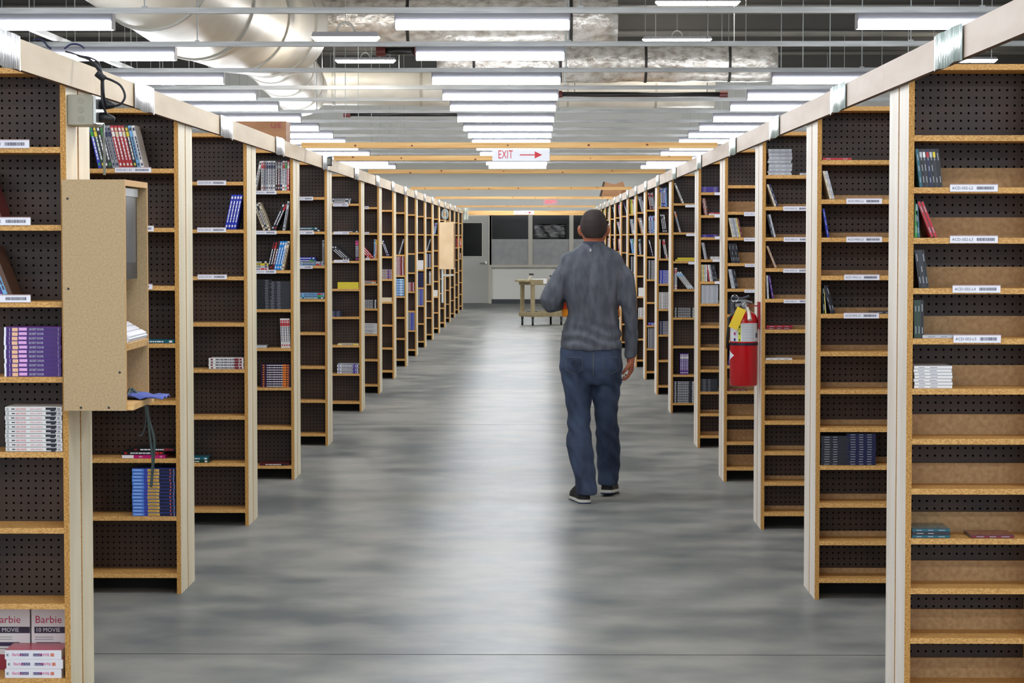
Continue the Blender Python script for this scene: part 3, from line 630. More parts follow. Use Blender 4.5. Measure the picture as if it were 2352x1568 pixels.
def pipe(px0, px1, py, Y, label, r=.04):
    a, b = Vector(D(px0, py, Y)), Vector(D(px1, py, Y)); root = empty('sprinkler_pipe', a, label, 'pipe')
    MB().tube([a, b], r, M((20, 18, 18), .4), 14).build('pipe', root, smooth=True)
    for q in (.1, .9): c = a.lerp(b, q); MB().tube([c, (c.x, c.y, CZ)], .006, M((60, 60, 60), .5), 6).build('hanger', root)
    for q in (a, b): MB().tube([q - Vector((.06, 0, 0)), q + Vector((.06, 0, 0))], r * 1.45, M((88, 26, 22), .5), 14).build('coupling', root)
pipe(797, 1060, 262, 38, 'black sprinkler pipe with red couplings, left of the middle lights'); pipe(1282, 1662, 217, 34, 'black sprinkler pipe with red couplings, right of the middle lights'); pipe(875, 962, 117, 29, 'short black pipe between the two foil ducts', .05)
# ---------------------------------------------------------------- room shell
FAR = 52.4
tag(MB().box(-16, 16, -3, FAR + .3, -.1, 0, FLOORM).build('floor', origin=(0, 0, 0)), kind='structure')
for i, py in enumerate((1503,)):
    yj = atZ(1200, py, 0).y; o = MB().box(-3, 3, yj - .003, yj + .003, -.002, .0008, M((62, 58, 54), .8)).build('trim_1'); tag(o, kind='structure')
yj = atZ(1200, 975, 0).y; tag(MB().box(-3, 3, yj - .003, yj + .003, -.002, .0008, M((70, 66, 62), .8)).build('trim_2'), kind='structure')
tag(MB().box(-16, 16, -3, FAR + .3, CZ, CZ + .1, CEIL).build('ceiling'), kind='structure')
tag(MB().box(-16.2, -16, -3, FAR + .3, 0, CZ, WALLM).build('wall_left'), kind='structure')
tag(MB().box(16, 16.2, -3, FAR + .3, 0, CZ, WALLM).build('wall_right'), kind='structure')
tag(MB().box(-16, 16, FAR, FAR + .3, 0, CZ, WALLM).build('wall_back'), kind='structure')
for i in range(8):
    y = 18 + i * 4.6; o = MB().box(-16, 16, y - .06, y + .06, CZ - .32, CZ - .30, M((70, 68, 64), .6)).box(-16, 16, y - .008, y + .008, CZ - .30, CZ, M((70, 68, 64), .6)).build('roof_joist', origin=(0, y, CZ - .32)); tag(o, 'dark steel roof joist under the deck, %s from the front' % ORD[i], 'joist', 'roof joists')
def WP(px, py): return atY(px, py, FAR)
# baseboard, door, windows
a, b = WP(1129, 697), WP(1700, 687); tag(MB().box(a.x, 6, FAR - .02, FAR, 0, b.z, M((62, 66, 72), .5)).build('baseboard_back'), kind='structure')
FR = M((196, 192, 178), .5); DK = M((10, 11, 12), .2, spec=.15); FROST = noisy('frosted_film', (146, 148, 149), (160, 162, 162), (6, 6, 6), .5, 5)
a, b = WP(1055, 697), WP(1122, 496)
r = empty('door_1', (a.x, FAR, 0), kind='structure')
MB().box(a.x - .3, b.x, FAR - .05, FAR, 0.01, b.z, M((170, 170, 164), .45)).build('door_leaf', r)
p, q = WP(1064, 588), WP(1107, 512); MB().box(p.x - .06, q.x, FAR - .062, FAR - .05, p.z, q.z, DK).build('pane', r)
g = MB()
for (x0, z0, x1, z1) in ((p.x - .08, p.z - .02, q.x + .02, p.z), (p.x - .08, q.z, q.x + .02, q.z + .02), (q.x, p.z, q.x + .02, q.z)): g.box(x0, x1, FAR - .068, FAR - .05, z0, z1, FR)
g.build('pane_frame', r)
p = WP(1116, 603); MB().tube([(p.x, FAR - .05, p.z), (p.x, FAR - .10, p.z)], .03, M((200, 200, 196), .25, .8), 14).tube([(p.x, FAR - .11, p.z), (p.x - .14, FAR - .11, p.z - .01)], .014, M((200, 200, 196), .25, .8), 10).build('handle', r)
p = WP(1124, 500); MB().box(b.x, WP(1129, 500).x, FAR - .07, FAR, 0, b.z + .05, FR).build('door_frame', r)
z0, z1 = WP(1200, 608).z, WP(1200, 495).z + .1; zm = WP(1200, 549).z; zf = WP(1200, 614).z
xs = [(1129.5, 1213.5), (1223, 1307.5), (1317, 1401)]
for i, (l, rr) in enumerate(xs):
    x0, x1 = WP(l, 550).x, WP(rr, 550).x; r = empty('window_%d' % (i + 1), (x0, FAR, z0), kind='structure')
    MB().box(x0, x1, FAR - .03, FAR - .005, z0, z1, DK).build('pane', r)
    MB().box(x0, x1, FAR - .034, FAR - .0305, z0, zm, FROST).build('frosted_film', r)
    MB().box(x0 - .05, x0, FAR - .07, FAR, zf, z1, FR).box(x1, x1 + .05, FAR - .07, FAR, zf, z1, FR).box(x0 - .05, x1 + .05, FAR - .085, FAR, zf, z0, FR).build('window_frame', r)
    if i == 1: # loose dark plastic sheeting behind the upper pane
        PL = noisy('sheeting', (24, 25, 27), (120, 122, 124), (2.4, 2, 5), .2, 6, .2, 1.0, (.45, .8))
        c, d = WP(1225, 549), WP(1300, 514); n = 16; vs = []; fs = []
        for ii in range(n + 1):
            for jj in range(9): vs.append((c.x + (d.x - c.x) * ii / n, FAR - .040 + .008 * math.sin(ii * 1.1 + jj * .8), c.z + (d.z - c.z) * jj / 8))
        fs = [(ii * 9 + jj, (ii + 1) * 9 + jj, (ii + 1) * 9 + jj + 1, ii * 9 + jj + 1) for ii in range(n) for jj in range(8)]
        sh = MB().add(vs, fs, PL).build('plastic_sheet', r, smooth=True); mo = sh.modifiers.new('s', 'SOLIDIFY'); mo.thickness = .002
# lit exit sign on the back wall
a, b = WP(1248, 471), WP(1280, 457); r = empty('lit_exit_sign', (a.x, FAR, a.z), 'lit pink EXIT sign with two arrows on the back wall', 'exit sign')
MB().box(a.x, b.x, FAR - .05, FAR, a.z, b.z, M((236, 200, 206), .5, emit=.05)).build('lit_panel', r)
h = b.z - a.z; MB().text('<EXIT>', h * .78, M((236, 20, 50), .4, emit=.45), facing((a.x + b.x) / 2, FAR - .052, (a.z + b.z) / 2, .78), 'CENTER').build('lettering', r)
# cartons up on the bookcases
def carton(px0, py0, px1, py1, Y, dep, label, txt=None, rot=0, extra=0):
    a = atY(px0, py1, Y); b = atY(px1, py0, Y); r = empty('cardboard_box', (a.x, Y, a.z), label, 'box')
    z0 = TOPZ + .0005; r.location.z = z0
    g = MB().box(a.x, b.x, Y, Y + dep, z0, b.z, noisy('carton', (150, 104, 70), (172, 124, 88), (3, 3, 12), .7, 3)).build('carton', r)
    zc = (z0 + b.z) / 2; MB().box(a.x, b.x, Y - .001, Y, zc - .02, zc + .02, M((150, 112, 78), .4)).build('tape', r)
    if txt: MB().text(txt, .055, M((150, 50, 70), .6), facing(b.x - .115, Y - .002, b.z - .035)).build('print', r)
    return r
carton(540, 278, 657, 331, YL[4] + .02, .30, 'brown cardboard box marked in red on top of the fifth left row', 'U/E')
# two open cartons, tilted, on the far right bookcases
Y = YR[12] + .05
for i, (px, ang) in enumerate(((1400, 14), (1425, -18))):
    base = atY(px, 468, Y); z = TOPZ + .002; r = empty('cardboard_box', (base.x, Y, z), ['tilted brown carton with dark open end on the far right bookcases', 'brown carton leaning behind the tilted one, far right bookcases'][i], 'box')
    m = Matrix.Translation((base.x, Y + i * .2, z + (.0 if i == 0 else .01))) @ Matrix.Rotation(math.radians(ang), 4, 'Y')
    w = .30; MB().box(-w / 2, w / 2, 0, .18, .038 , .30, noisy('carton2', (140, 100, 66), (158, 116, 80), (3, 3, 12), .7, 3), {'-x': M((46, 36, 30), .7)}, m).build('carton', r)
    MB().box(-w / 2 - .03, -w / 2 - .002, 0, .18, .04, .30, M((50, 38, 32), .7), None, m).build('flap', r)
# ---------------------------------------------------------------- computer station on the nearest left row
Y0, Y1 = rowY('L', 0) - .045, rowY('L', 0) + .375
bx0, bx1 = XL + .0235, -1.353
a = atY(147, 943, Y0); top = atY(200, 412, Y0).z; bot = a.z
ST = empty('terminal_cabinet', (bx1, Y0, bot), 'chipboard wall cabinet open to the aisle on the nearest left row, holding a screen', 'cabinet')
MB().box(a.x, bx1, Y0, Y0 + .016, bot, top, BOARD, {'+x': SHELF}).build('side_panel', ST)
MB().box(bx0, bx1, Y1, Y1 + .016, bot + .0, top, BOARD, {'+x': SHELF}).build('side_panel', ST)
MB().box(bx0, bx1, Y0 + .0165, Y1 - .0005, top - .02, top, SHELF).build('top_board', ST)
MB().box(bx0, bx0 + .012, Y0 + .0165, Y1 - .0005, bot + .0205, top - .0205, BOARD).build('back_panel', ST)
MB().box(bx0, bx1 + .02, Y0 + .0165, Y1 - .0005, bot, bot + .02, PINE).build('bottom_board', ST)
g = MB()
for (px, py) in ((155, 456), (157, 663), (186, 936), (250, 936), (275, 855)):
    c = atY(px, py, Y0); g.tube([(c.x, Y0 - .0015, c.z), (c.x, Y0 + .002, c.z)], .004, M((30, 30, 34), .4), 10)
g.build('screw', ST)
TR = MB(); zt = atY(300, 790, Y0 + .1).z + .015
tm = Matrix.Translation((bx0 + .02, Y0 + .02, zt)) @ Matrix.Rotation(math.radians(12), 4, 'Y') @ Matrix.Rotation(0, 4, 'X')
TR.box(0, .162, 0, .375, -.0, .024, PINE, None, tm); TR.build('keyboard_tray', ST)
MO = empty('monitor', (-1.40, Y0 + .05, 1.43), 'slim dark computer screen with grey bezel inside the cabinet', 'monitor')
mz0, mz1 = atY(300, 640, 7.6).z, atY(300, 433, 7.6).z
MB().box(-1.46, -1.392, Y0 + .03, Y1 - .06, mz0, mz1, M((26, 28, 32), .4)).build('back_shell', MO, bevel=.006)
MB().box(-1.392, -1.378, Y0 + .03, Y1 - .06, mz0, mz1, M((24, 26, 30), .35)).build('bezel', MO)
MB().box(-1.378, -1.3765, Y0 + .05, Y1 - .09, mz0 + .055, mz1 - .03, M((84, 90, 98), .2)).build('screen', MO)
MB().box(-1.379, -1.374, Y0 + .03, Y1 - .06, mz1 - .028, mz1, M((170, 176, 176), .35)).build('top_bezel', MO)
MB().box(-1.531, -1.46, Y0 + .15, Y1 - .16, mz0 + .1, mz1 - .1, M((30, 30, 32), .5)).build('wall_bracket', MO)
KB = empty('keyboard', (bx0 + .1, Y0 + .1, zt + .04), 'white keyboard tilted on the cabinet tray', 'keyboard')
km = tm @ Matrix.Translation((.02, .01, .026)) @ Matrix.Rotation(math.radians(18), 4, 'Y') @ Matrix.Translation((0, 0, .042))
MB().box(-.012, .130, 0, .35, -.001, .014, M((228, 230, 238), .4), None, km).build('base', KB)
g = MB()
for i in range(5):
    for j in range(14): g.box(-.006 + i * .027, .016 + i * .027, .012 + j * .0235, .031 + j * .0235, .0145, .021, M((240, 240, 246), .4) if i > 1 else M((120, 130, 146), .4), None, km)
g.build('keycaps', KB)
CL = MB(); base = (-1.40, Y0 + .25, bot + .0215); rnd = random.Random(3); vs = []; n = 12
for i in range(n + 1):
    for j in range(7):
        vs.append((-1.50 + .235 * i / n, Y0 + .20 + .15 * j / 6, bot + .024 + .018 * abs(math.sin(i * .8 + j)) * (1 if i < 9 else .6)))
CL.add(vs, [(i * 7 + j, (i + 1) * 7 + j, (i + 1) * 7 + j + 1, i * 7 + j + 1) for i in range(n) for j in range(6)], M((92, 108, 190), .8))
o = CL.build('cleaning_cloth', origin=base, smooth=True); mo = o.modifiers.new('s', 'SOLIDIFY'); mo.thickness = .004; tag(o, 'crumpled blue cloth lying on the floor of the cabinet', 'cloth')
def bez(pts, n=8):
    P = [Vector(p) for p in pts]; P = [P[0]] + P + [P[-1]]; out = []
    for i in range(1, len(P) - 2):
        for t in range(n):
            u = t / n; a, b, c, d = P[i - 1], P[i], P[i + 1], P[i + 2]
            out.append(.5 * ((2 * b) + (c - a) * u + (2 * a - 5 * b + 4 * c - d) * u * u + (3 * b - a - 3 * c + d) * u ** 3))
    out.append(P[-2]); return out
def cable(name, pix, Y, r, col, label, dY=0):
    pts = [tuple(atY(px, py, Y + (q[0] if q else 0))) for (px, py, *q) in pix]
    o = MB().tube(bez(pts), r, M(col, .45), 8).build(name, origin=pts[0], smooth=True); tag(o, label, 'cable', 'cables at the computer cabinet'); return o
GC = (44, 62, 62)
Yc = Y0 + .30
cable('power_cable', [(292, 912, -.08), (300, 893), (318, 905), (335, 925), (342, 965), (354, 1010), (352, 1060), (347, 1118)], Yc, .005, GC, 'dark green cable hanging longest out of the cabinet')
cable('power_cable', [(290, 915, -.06), (306, 898), (328, 920), (338, 950), (344, 1000), (350, 1050), (349, 1085)], Yc - .01, .004, GC, 'dark green cable hanging beside the longest one')
cable('power_cable', [(286, 905, -.1), (305, 908), (322, 915), (333, 940), (334, 975), (326, 998), (318, 1000)], Yc + .02, .0022, (60, 70, 80), 'thin grey wire curling back below the cabinet')
# junction box and leads above the cabinet
yj0 = rowY('L', 0) + .02; jb = atY(181, 287, yj0); jt = atY(219, 217, yj0)
JB = empty('junction_box', (XL + .001, yj0, jb.z), 'grey steel electrical box with round knockouts on the nearest left row', 'electrical box')
xb0, xb1 = XL + .0235, XL + .0235 + .062
JS = M((150, 146, 132), .45, .3)
MB().box(xb0 - .022, xb1, yj0 - .001, yj0 + .15, jb.z, jt.z, JS).build('box_body', JB, bevel=.002)
g = MB()
for q in (.2, .5, .8): g.tube([(xb0 + .022, yj0 - .0025, jb.z + (jt.z - jb.z) * q), (xb0 + .022, yj0 - .0005, jb.z + (jt.z - jb.z) * q)], .0105, M((140, 136, 122), .4, .3), 18)
g.build('knockouts', JB)
MB().box(xb1 + .0005, xb1 + .010, yj0 + .005, yj0 + .145, jb.z + .005, jt.z - .005, M((190, 192, 190), .25, .7)).build('cover_plate', JB)
for i, q in enumerate((.28, .72)):
    zc = jb.z + (jt.z - jb.z) * q; P = empty('plug', (xb1 + .0105, yj0 + .07, zc), 'black mains plug in the %s socket of the grey electrical box' % ['lower', 'upper'][i], 'plug')
    MB().tube([(xb1 + .0108, yj0 + .07, zc), (xb1 + .03, yj0 + .07, zc), (xb1 + .052, yj0 + .07, zc - .004), (xb1 + .06, yj0 + .07, zc - .006)], [.018, .018, .011, .007], M((20, 20, 24), .5), 14).build('plug_body', P, smooth=True)
BK = (26, 28, 38); yk = yj0 + .03
cable('power_cable', [(250, 245, .03), (275, 240), (287, 222), (278, 198), (258, 185), (238, 178)], yk, .004, BK, 'black lead looping out wide to the right of the rail')
cable('power_cable', [(248, 268, .04), (236, 240), (234, 205), (233, 178), (222, 155), (205, 137), (180, 128)], yk, .0045, BK, 'black lead rising straight from plugs over the rail')
cable('power_cable', [(243, 243, .04), (238, 215), (236, 178), (230, 160), (218, 146), (200, 134), (176, 126)], yk - .012, .004, BK, 'black lead bundled second over the rail')
cable('power_cable', [(235, 175), (230, 152), (222, 140), (205, 132), (185, 128), (150, 118)], yk + .02, .003, BK, 'thin black lead at the back of the bundle')
cable('power_cable', [(76, 92), (90, 90), (102, 96), (110, 106), (118, 112)], 7.2, .0035, (24, 28, 60), 'short blue black wire loop above the rail, far left')
cable('power_cable', [(148, 112), (160, 103), (172, 101), (184, 104), (194, 111)], 7.3, .003, (24, 28, 80), 'thin blue wire arching over the left rail')
cable('power_cable', [(238, 286, .05), (238, 310), (239, 330), (240, 350), (240, 372), (240, 402)], yj0 + .06, .0045, (110, 116, 110), 'grey cord dropping from the electrical box into the cabinet')
cable_tie = MB().tube([tuple(atY(222, 168, yk - .02)), tuple(atY(240, 182, yk - .02))], .012, M((20, 20, 28), .6), 10).build('cable_tie', origin=tuple(atY(231, 175, yk - .02))); tag(cable_tie, 'black strap tying the leads together at the rail', 'cable tie')
# far terminal cabinet
fy = YL[12] - .02; a = atY(1014, 618, fy); b = atY(1042, 510, fy); a.x = XL + .001
FC = empty('terminal_cabinet', (b.x, fy, a.z), 'pale plywood cabinet sticking out from the far left rows', 'cabinet')
MB().box(a.x, b.x, fy, fy + .40, a.z, b.z, noisy('ply_pale', (220, 190, 150), (236, 208, 170), (3, 3, 3), .6, 3)).build('carcass', FC)
MB().box(b.x + .001, b.x + .012, fy + .02, fy + .38, a.z + .02, b.z - .02, M((150, 110, 70), .6)).build('door', FC)
c0 = atY(1014, 632, fy); MB().box(c0.x, c0.x + .03, fy + .02, fy + .06, .5, a.z - .001, M((196, 204, 206), .4)).box(c0.x + .03, b.x, fy + .02, fy + .06, c0.z - .01, c0.z + .015, M((196, 204, 206), .4)).build('support_frame', FC)
pts = [atY(1022 + 6 * math.cos(t), 492 + 10 * math.sin(t), fy - .02) for t in [2 * math.pi * i / 16 for i in range(16)]]
tag(MB().tube(pts, .018, M((150, 160, 160), .5), 8, closed=True).build('cable_coil', origin=pts[0], smooth=True), 'coil of grey cable hanging above the far plywood cabinet', 'cable')
p = atY(1060, 470, YL[17] - .1)
vs = []; n = 8
for i in range(n + 1):
    for j in range(7): vs.append((XL + .03 + .10 * i / n, YL[17] - .1 + .03 * math.sin(i * 1.3 + j * .5), 2.19 - .27 * j / 6))
o = MB().add(vs, [(i * 7 + j, (i + 1) * 7 + j, (i + 1) * 7 + j + 1, i * 7 + j + 1) for i in range(n) for j in range(6)], M((214, 220, 208), .25)).build('plastic_bag', origin=vs[0], smooth=True)
mo = o.modifiers.new('s', 'SOLIDIFY'); mo.thickness = .004; tag(o, 'crumpled clear plastic sheet draped on the far left rail end', 'plastic sheet')
# small black speaker box on the left rail
sp = atY(708, 352, YL[4] - .1); SP = empty('wall_clock_box', sp, 'small dark plastic box fixed to the left rail before the fifth row', 'box'); SP.name = 'control_box'
MB().box(XL + .02, XL + .07, YL[4] - .35, YL[4] - .30, 2.09, 2.155, M((50, 54, 56), .4)).build('housing', SP, bevel=.003)
MB().box(XL + .028, XL + .06, YL[4] - .352, YL[4] - .3502, 2.10, 2.145, M((120, 122, 112), .3)).build('face_plate', SP)
# ---------------------------------------------------------------- fire extinguisher
ey = rowY('R', 2) + .10; er = .0745; ex = XR - er - .012
zb = atY(1700, 885, ey).z; zt_ = atY(1700, 712, ey).z
EX = empty('fire_extinguisher', (ex, ey, zb), 'red fire extinguisher with yellow tag hung on the third right row end', 'fire extinguisher')
RED = M((192, 16, 26), .22)
hh = zt_ - zb
prof = [(er * .93, 0), (er, .006), (er, hh - .055)] + [(er * math.cos(t) ** .8 if t < 1.5 else .02, hh - .055 + .055 * math.sin(t)) for t in (.3, .6, .9, 1.15, 1.35)]
MB().lathe([(max(r_, .02), z_) for r_, z_ in prof], RED, 40, (ex, ey, zb)).build('cylinder', EX, smooth=True)
zl0, zl1 = atY(1700, 783, ey).z, atY(1700, 741, ey).z
def cyl_patch(name, a0, a1, z0, z1, m, rr=.0006, n=24):
    vs = []
    for i in range(n + 1):
        t = math.radians(a0 + (a1 - a0) * i / n)
        for z in (z0, z1): vs.append((ex + (er + rr) * math.sin(t), ey - (er + rr) * math.cos(t), z))
    return MB().add(vs, [(i * 2, i * 2 + 2, i * 2 + 3, i * 2 + 1) for i in range(n)], m)
lb = cyl_patch('', -80, 80, zl0, zl1, M((224, 226, 232), .3)); q = cyl_patch('', -28, -17, zl0, zl1, M((216, 222, 60), .4), .0011, 4); lb.add(q.v, q.f, M((216, 222, 60), .4))
for i in range(11):
    z = zl1 - .004 - i * (zl1 - zl0) / 11.5; q = cyl_patch('', -12, 40, z - .0045, z - .001, M((150, 156, 168), .4), .0012, 8); lb.add(q.v, q.f, M((160, 166, 176), .4))
for i, c in enumerate(((60, 50, 130), (170, 50, 120), (40, 50, 110))):
    z = zl1 - .02 - i * .032; q = cyl_patch('', -50, -40, z - .012, z + .003, M(c, .4), .0012, 3); lb.add(q.v, q.f, M(c, .4))
for i, z in enumerate((zl1 - .015, zl1 - .050, zl1 - .085)): q = cyl_patch('', -25, -20, z - .010, z, M((30, 60, 40), .4), .0017, 3); lb.add(q.v, q.f, M((30, 60, 40), .4))
q = cyl_patch('', 52, 68, zl0 + .02, zl0 + .045, M((50, 60, 100), .4), .0012, 3); lb.add(q.v, q.f, M((50, 60, 100), .4)); lb.build('instruction_label', EX, smooth=True)
q = cyl_patch('', -88, 88, zl0 - .021, zl0 - .007, M((18, 18, 40), .5), .0025); q.build('strap', EX, smooth=True)
z = zb + .165; q = MB(); n = 8
vs = []
for i in range(n + 1):
    t = math.radians(-88 + (88 - 48) * i / n); hw = .030 * (1 - i / n)
    for zz in (z - hw, z + hw): vs.append((ex + (er + .0008) * math.sin(t), ey - (er + .0008) * math.cos(t), zz))
q.add(vs, [(i * 2, i * 2 + 2, i * 2 + 3, i * 2 + 1) for i in range(n)], M((232, 236, 244), .3)); q.build('arrow_sticker', EX)
STL = M((170, 174, 178), .25, .85)
vt = zb + hh
MB().lathe([(.02, -.006), (.02, .012), (.026, .014), (.026, .032), (.016, .036), (.016, .048)], STL, 18, (ex, ey, vt)).box(ex - .045, ex + .015, ey - .012, ey + .012, vt + .018, vt + .036, STL).build('valve', EX)
MB().tube([(ex + .045, ey, vt + .040), (ex, ey, vt + .052), (ex - .06, ey - .01, vt + .050)], .006, STL, 8).tube([(ex + .03, ey, vt + .078), (ex - .01, ey, vt + .062), (ex - .065, ey - .01, vt + .072)], .006, M((60, 64, 80), .4), 8).build('lever', EX)
MB().tube([(ex - .052 + .019 * math.cos(t), ey - .03, vt + .064 + .019 * math.sin(t)) for t in [2 * math.pi * i / 16 for i in range(16)]], .0018, STL, 6, closed=True).build('safety_pin_ring', EX)
MB().tube([(ex + .014, ey - .035, vt + .014), (ex + .02, ey - .062, vt - .01), (ex + .024, ey - er * .99 - .012, vt - .05)], [.008, .010, .012], M((205, 200, 190), .3, .4), 10).build('gauge_spout', EX)
tp = Matrix.Translation((ex - .018, ey - er - .016, vt + .012)) @ Matrix.Rotation(math.radians(24), 4, 'Y')
MB().box(-.026, .024, 0, .0012, -.118, 0, M((240, 204, 50), .5), None, tp).build('inspection_tag', EX)
MB().box(XR - .0115, XR - .0005, ey - .035, ey + .035, vt - .10, vt + .045, M((150, 24, 30), .4)).box(ex + .02, XR - .011, ey - .006, ey + .006, vt + .020, vt + .026, M((150, 24, 30), .4)).build('wall_hook', EX)
MB().tube([(ex - .015, ey - .03, vt + .02), (ex - er - .004, ey - .02, vt - .04), (ex - er - .012, ey, vt - .15), (ex - er - .012, ey + .01, zb + .2)], .008, M((24, 24, 28), .5), 10).build('hose', EX, smooth=True)
# ---------------------------------------------------------------- service cart
KY = atZ(1222, 748, 0).y; kc = atZ(1222, 748, 0)
ang = math.radians(-38); 
CT = empty('service_cart', (kc.x, kc.y, 0), 'beige two shelf plastic service cart standing at the aisle end', 'cart')
# local axes: u runs along the long side to the right (slightly away), v along the short side back left
def cart_m(): return Matrix.Translation((kc.x, kc.y, 0)) @ Matrix.Rotation(math.radians(32), 4, 'Z')
cm = cart_m(); BE = noisy('cart_beige', (150, 136, 104), (172, 158, 124), (8, 8, 8), .6, 4)
LX, LY = .66, .40
def tray(z0, z1, over):
    g = MB(); t = .022; o = over
    g.box(-o, LX + o, -o, LY + o, z0, z0 + .02, BE, None, cm)
    for b in ((-o, LX + o, -o, -o + t), (-o, LX + o, LY + o - t, LY + o), (-o, -o + t, -o + t, LY + o - t), (LX + o - t, LX + o, -o + t, LY + o - t)): g.box(b[0], b[1], b[2], b[3], z0 + .0205, z1, BE, None, cm)
    return g
tray(.72, .815, .02).build('top_shelf', CT, bevel=.006); tray(.155, .245, .02).build('bottom_shelf', CT, bevel=.006)
g = MB().box(-.13, -.0205, .02, LY - .02, .775, .815, BE, None, cm); g.build('push_handle', CT, bevel=.01)
for (x, y) in ((0, 0), (LX - .06, 0), (0, LY - .05), (LX - .06, LY - .05)):
    MB().box(x, x + .06, y, y + .05, .2452, .7195, BE, None, cm).build('leg', CT)
    w = MB(); c = cm @ Vector((x + .03, y + .025, 0)); w.tube([c + Vector((-.018, 0, .060)), c + Vector((.018, 0, .060))], .060, M((22, 22, 22), .5), 20); wo = w.build('caster_wheel', CT)
    MB().box(c.x - .024, c.x + .024, c.y - .02, c.y + .02, .1205, .1545, M((80, 80, 78), .4, .6)).build('caster_fork', wo)
def on_cart(name, u, v, w, d, h, m, label, cat, tilt=0, z=.7408):
    c = cm @ Vector((u, v, 0)); o = MB().box(-w / 2, w / 2, -d / 2, d / 2, 0, h, m, None, Matrix.Translation((c.x, c.y, z)) @ Matrix.Rotation(tilt, 4, 'Y')).build(name, origin=(c.x, c.y, z)); return tag(o, label, cat)
on_cart('paper_stack', .22, .10, .26, .20, .085, M((240, 240, 242), .6), 'stack of white paper lying on the cart top', 'paper')
r = empty('barcode_scanner', cm @ Vector((.06, .18, .741)), 'pale hand scanner with dark head standing at the left of the cart top', 'scanner')
c = cm @ Vector((.06, .18, .741)); MB().tube([c + Vector((-.03, 0, .001)), c + Vector((.02, 0, .13)), c + Vector((.03, 0, .155))], [.04, .026, .022], M((196, 190, 176), .5), 12).build('grip', r)
MB().box(c.x - .01, c.x + .075, c.y - .03, c.y + .03, c.z + .150, c.z + .185, M((40, 40, 40), .4)).build('head', r, bevel=.008)
c = cm @ Vector((.52, .10, .741)); o = MB().tube([c + Vector((.02, 0, .009)), c + Vector((.0, 0, .06)), c + Vector((-.05, 0, .13)), c + Vector((-.075, 0, .14))], [.016, .018, .020, .014], M((26, 26, 26), .4), 10).build('tape_gun', origin=c, smooth=True); tag(o, 'black curved tool handle at the right of the cart top', 'tool')
on_cart('black_pouch', .10, .17, .20, .14, .075, M((24, 26, 30), .6), 'black pouch lying on the lower shelf of the cart', 'pouch', z=.1758)
# ---------------------------------------------------------------- the walking man
PY = 13.25
PXM = 1 / 382.0
def P(px, py, dy=0): v = atY(px, py, PY); return Vector((v.x, PY + dy, v.z))
def ring_loft(g, rings, m, n=32, mat=None, ex_=2.0):
    """rings: (centre, rx, ry) horizontal super-ellipses"""
    vs = []
    for c, rx, ry in rings:
        for k in range(n):
            t = 2 * math.pi * k / n; ct, st = math.cos(t), math.sin(t)
            vs.append((c[0] + rx * math.copysign(abs(ct) ** (2 / ex_), ct), c[1] + ry * math.copysign(abs(st) ** (2 / ex_), st), c[2]))
    fs = [(i * n + k, (i + 1) * n + k, (i + 1) * n + (k + 1) % n, i * n + (k + 1) % n) for i in range(len(rings) - 1) for k in range(n)]
    fs = [f[::-1] for f in fs] if rings[0][0][2] < rings[-1][0][2] else fs
    fs.append(tuple(range(n)) if rings[0][0][2] > rings[-1][0][2] else tuple(range(n))[::-1]); b = (len(rings) - 1) * n
    fs.append(tuple(b + k for k in range(n))[::-1] if rings[0][0][2] > rings[-1][0][2] else tuple(b + k for k in range(n)))
    g.add(vs, fs, m); return g
def remesh(g, name, voxel, smooth, parent, mats, origin, subsurf=0, disp=None):
    me = g.mesh('tmp'); o = bpy.data.objects.new('tmp', me); COL.objects.link(o)
    bm = bmesh.new(); bm.from_mesh(me); bmesh.ops.recalc_face_normals(bm, faces=bm.faces); bm.to_mesh(me); bm.free()
    r = o.modifiers.new('r', 'REMESH'); r.mode = 'VOXEL'; r.voxel_size = voxel
    s = o.modifiers.new('s', 'SMOOTH'); s.iterations = smooth; s.factor = .6
    dg = bpy.context.evaluated_depsgraph_get(); dg.update()
    m2 = bpy.data.meshes.new_from_object(o.evaluated_get(dg)); bpy.data.objects.remove(o)
    if disp:
        nrm = [v.normal.copy() for v in m2.vertices]
        for v, nn in zip(m2.vertices, nrm): v.co += nn * disp(v.co)
    for v in m2.vertices: v.co -= Vector(origin)
    m2.materials.clear(); m2.materials.append(mats)
    m2.polygons.foreach_set('use_smooth', [True] * len(m2.polygons)); m2.update()
    ob = bpy.data.objects.new(name, m2); COL.objects.link(ob); ob.parent = parent; return ob
MAN = empty('person', (P(1357, 1000).x, PY, 0), 'man walking away in grey long sleeved top and blue jeans, seen from behind', 'person')
org = MAN.location
SKIN = noisy('skin', (168, 96, 70), (186, 112, 84), (20, 20, 20), .5, 3)
HAIRM = noisy('hair', (36, 27, 26), (54, 40, 38), (260, 260, 260), .8, 4, 0, .06)
SHIRT = noisy('knit', (76, 80, 90), (98, 102, 112), (30, 30, 10), .85, 5, 0, .15)
JEANM = noisy('denim', (24, 34, 58), (64, 80, 108), (9, 9, 4), .8, 6, 0, .2, (.3, .7))
def jeans_mat():
    m = JEANM; return m
def T(px0, px1, py, ry, dy=0, e=0):
    a, b = P(px0, py), P(px1, py); return (((a.x + b.x) / 2, PY + dy, a.z), (b.x - a.x) / 2 + e, ry + e)
def T2(px0, px1, py, ry, dy=0): return T(px0, px1, py, ry, dy, -.014)
torso = [(1341, 1387, 556, .060, .0), (1333, 1395, 564, .070, 0), (1315, 1409, 573, .080, .005), (1298, 1424, 582, .090, .01), (1287, 1433, 592, .098, .01), (1284, 1436, 603, .106, .01), (1284, 1434, 625, .118, .01), (1290, 1424, 655, .124, .005), (1298, 1420, 690, .116, .0), (1304, 1419, 718, .108, .0), (1299, 1422, 738, .112, .0), (1291, 1425, 760, .118, .0), (1287, 1428, 786, .134, 0), (1287, 1429, 803, .140, 0)]
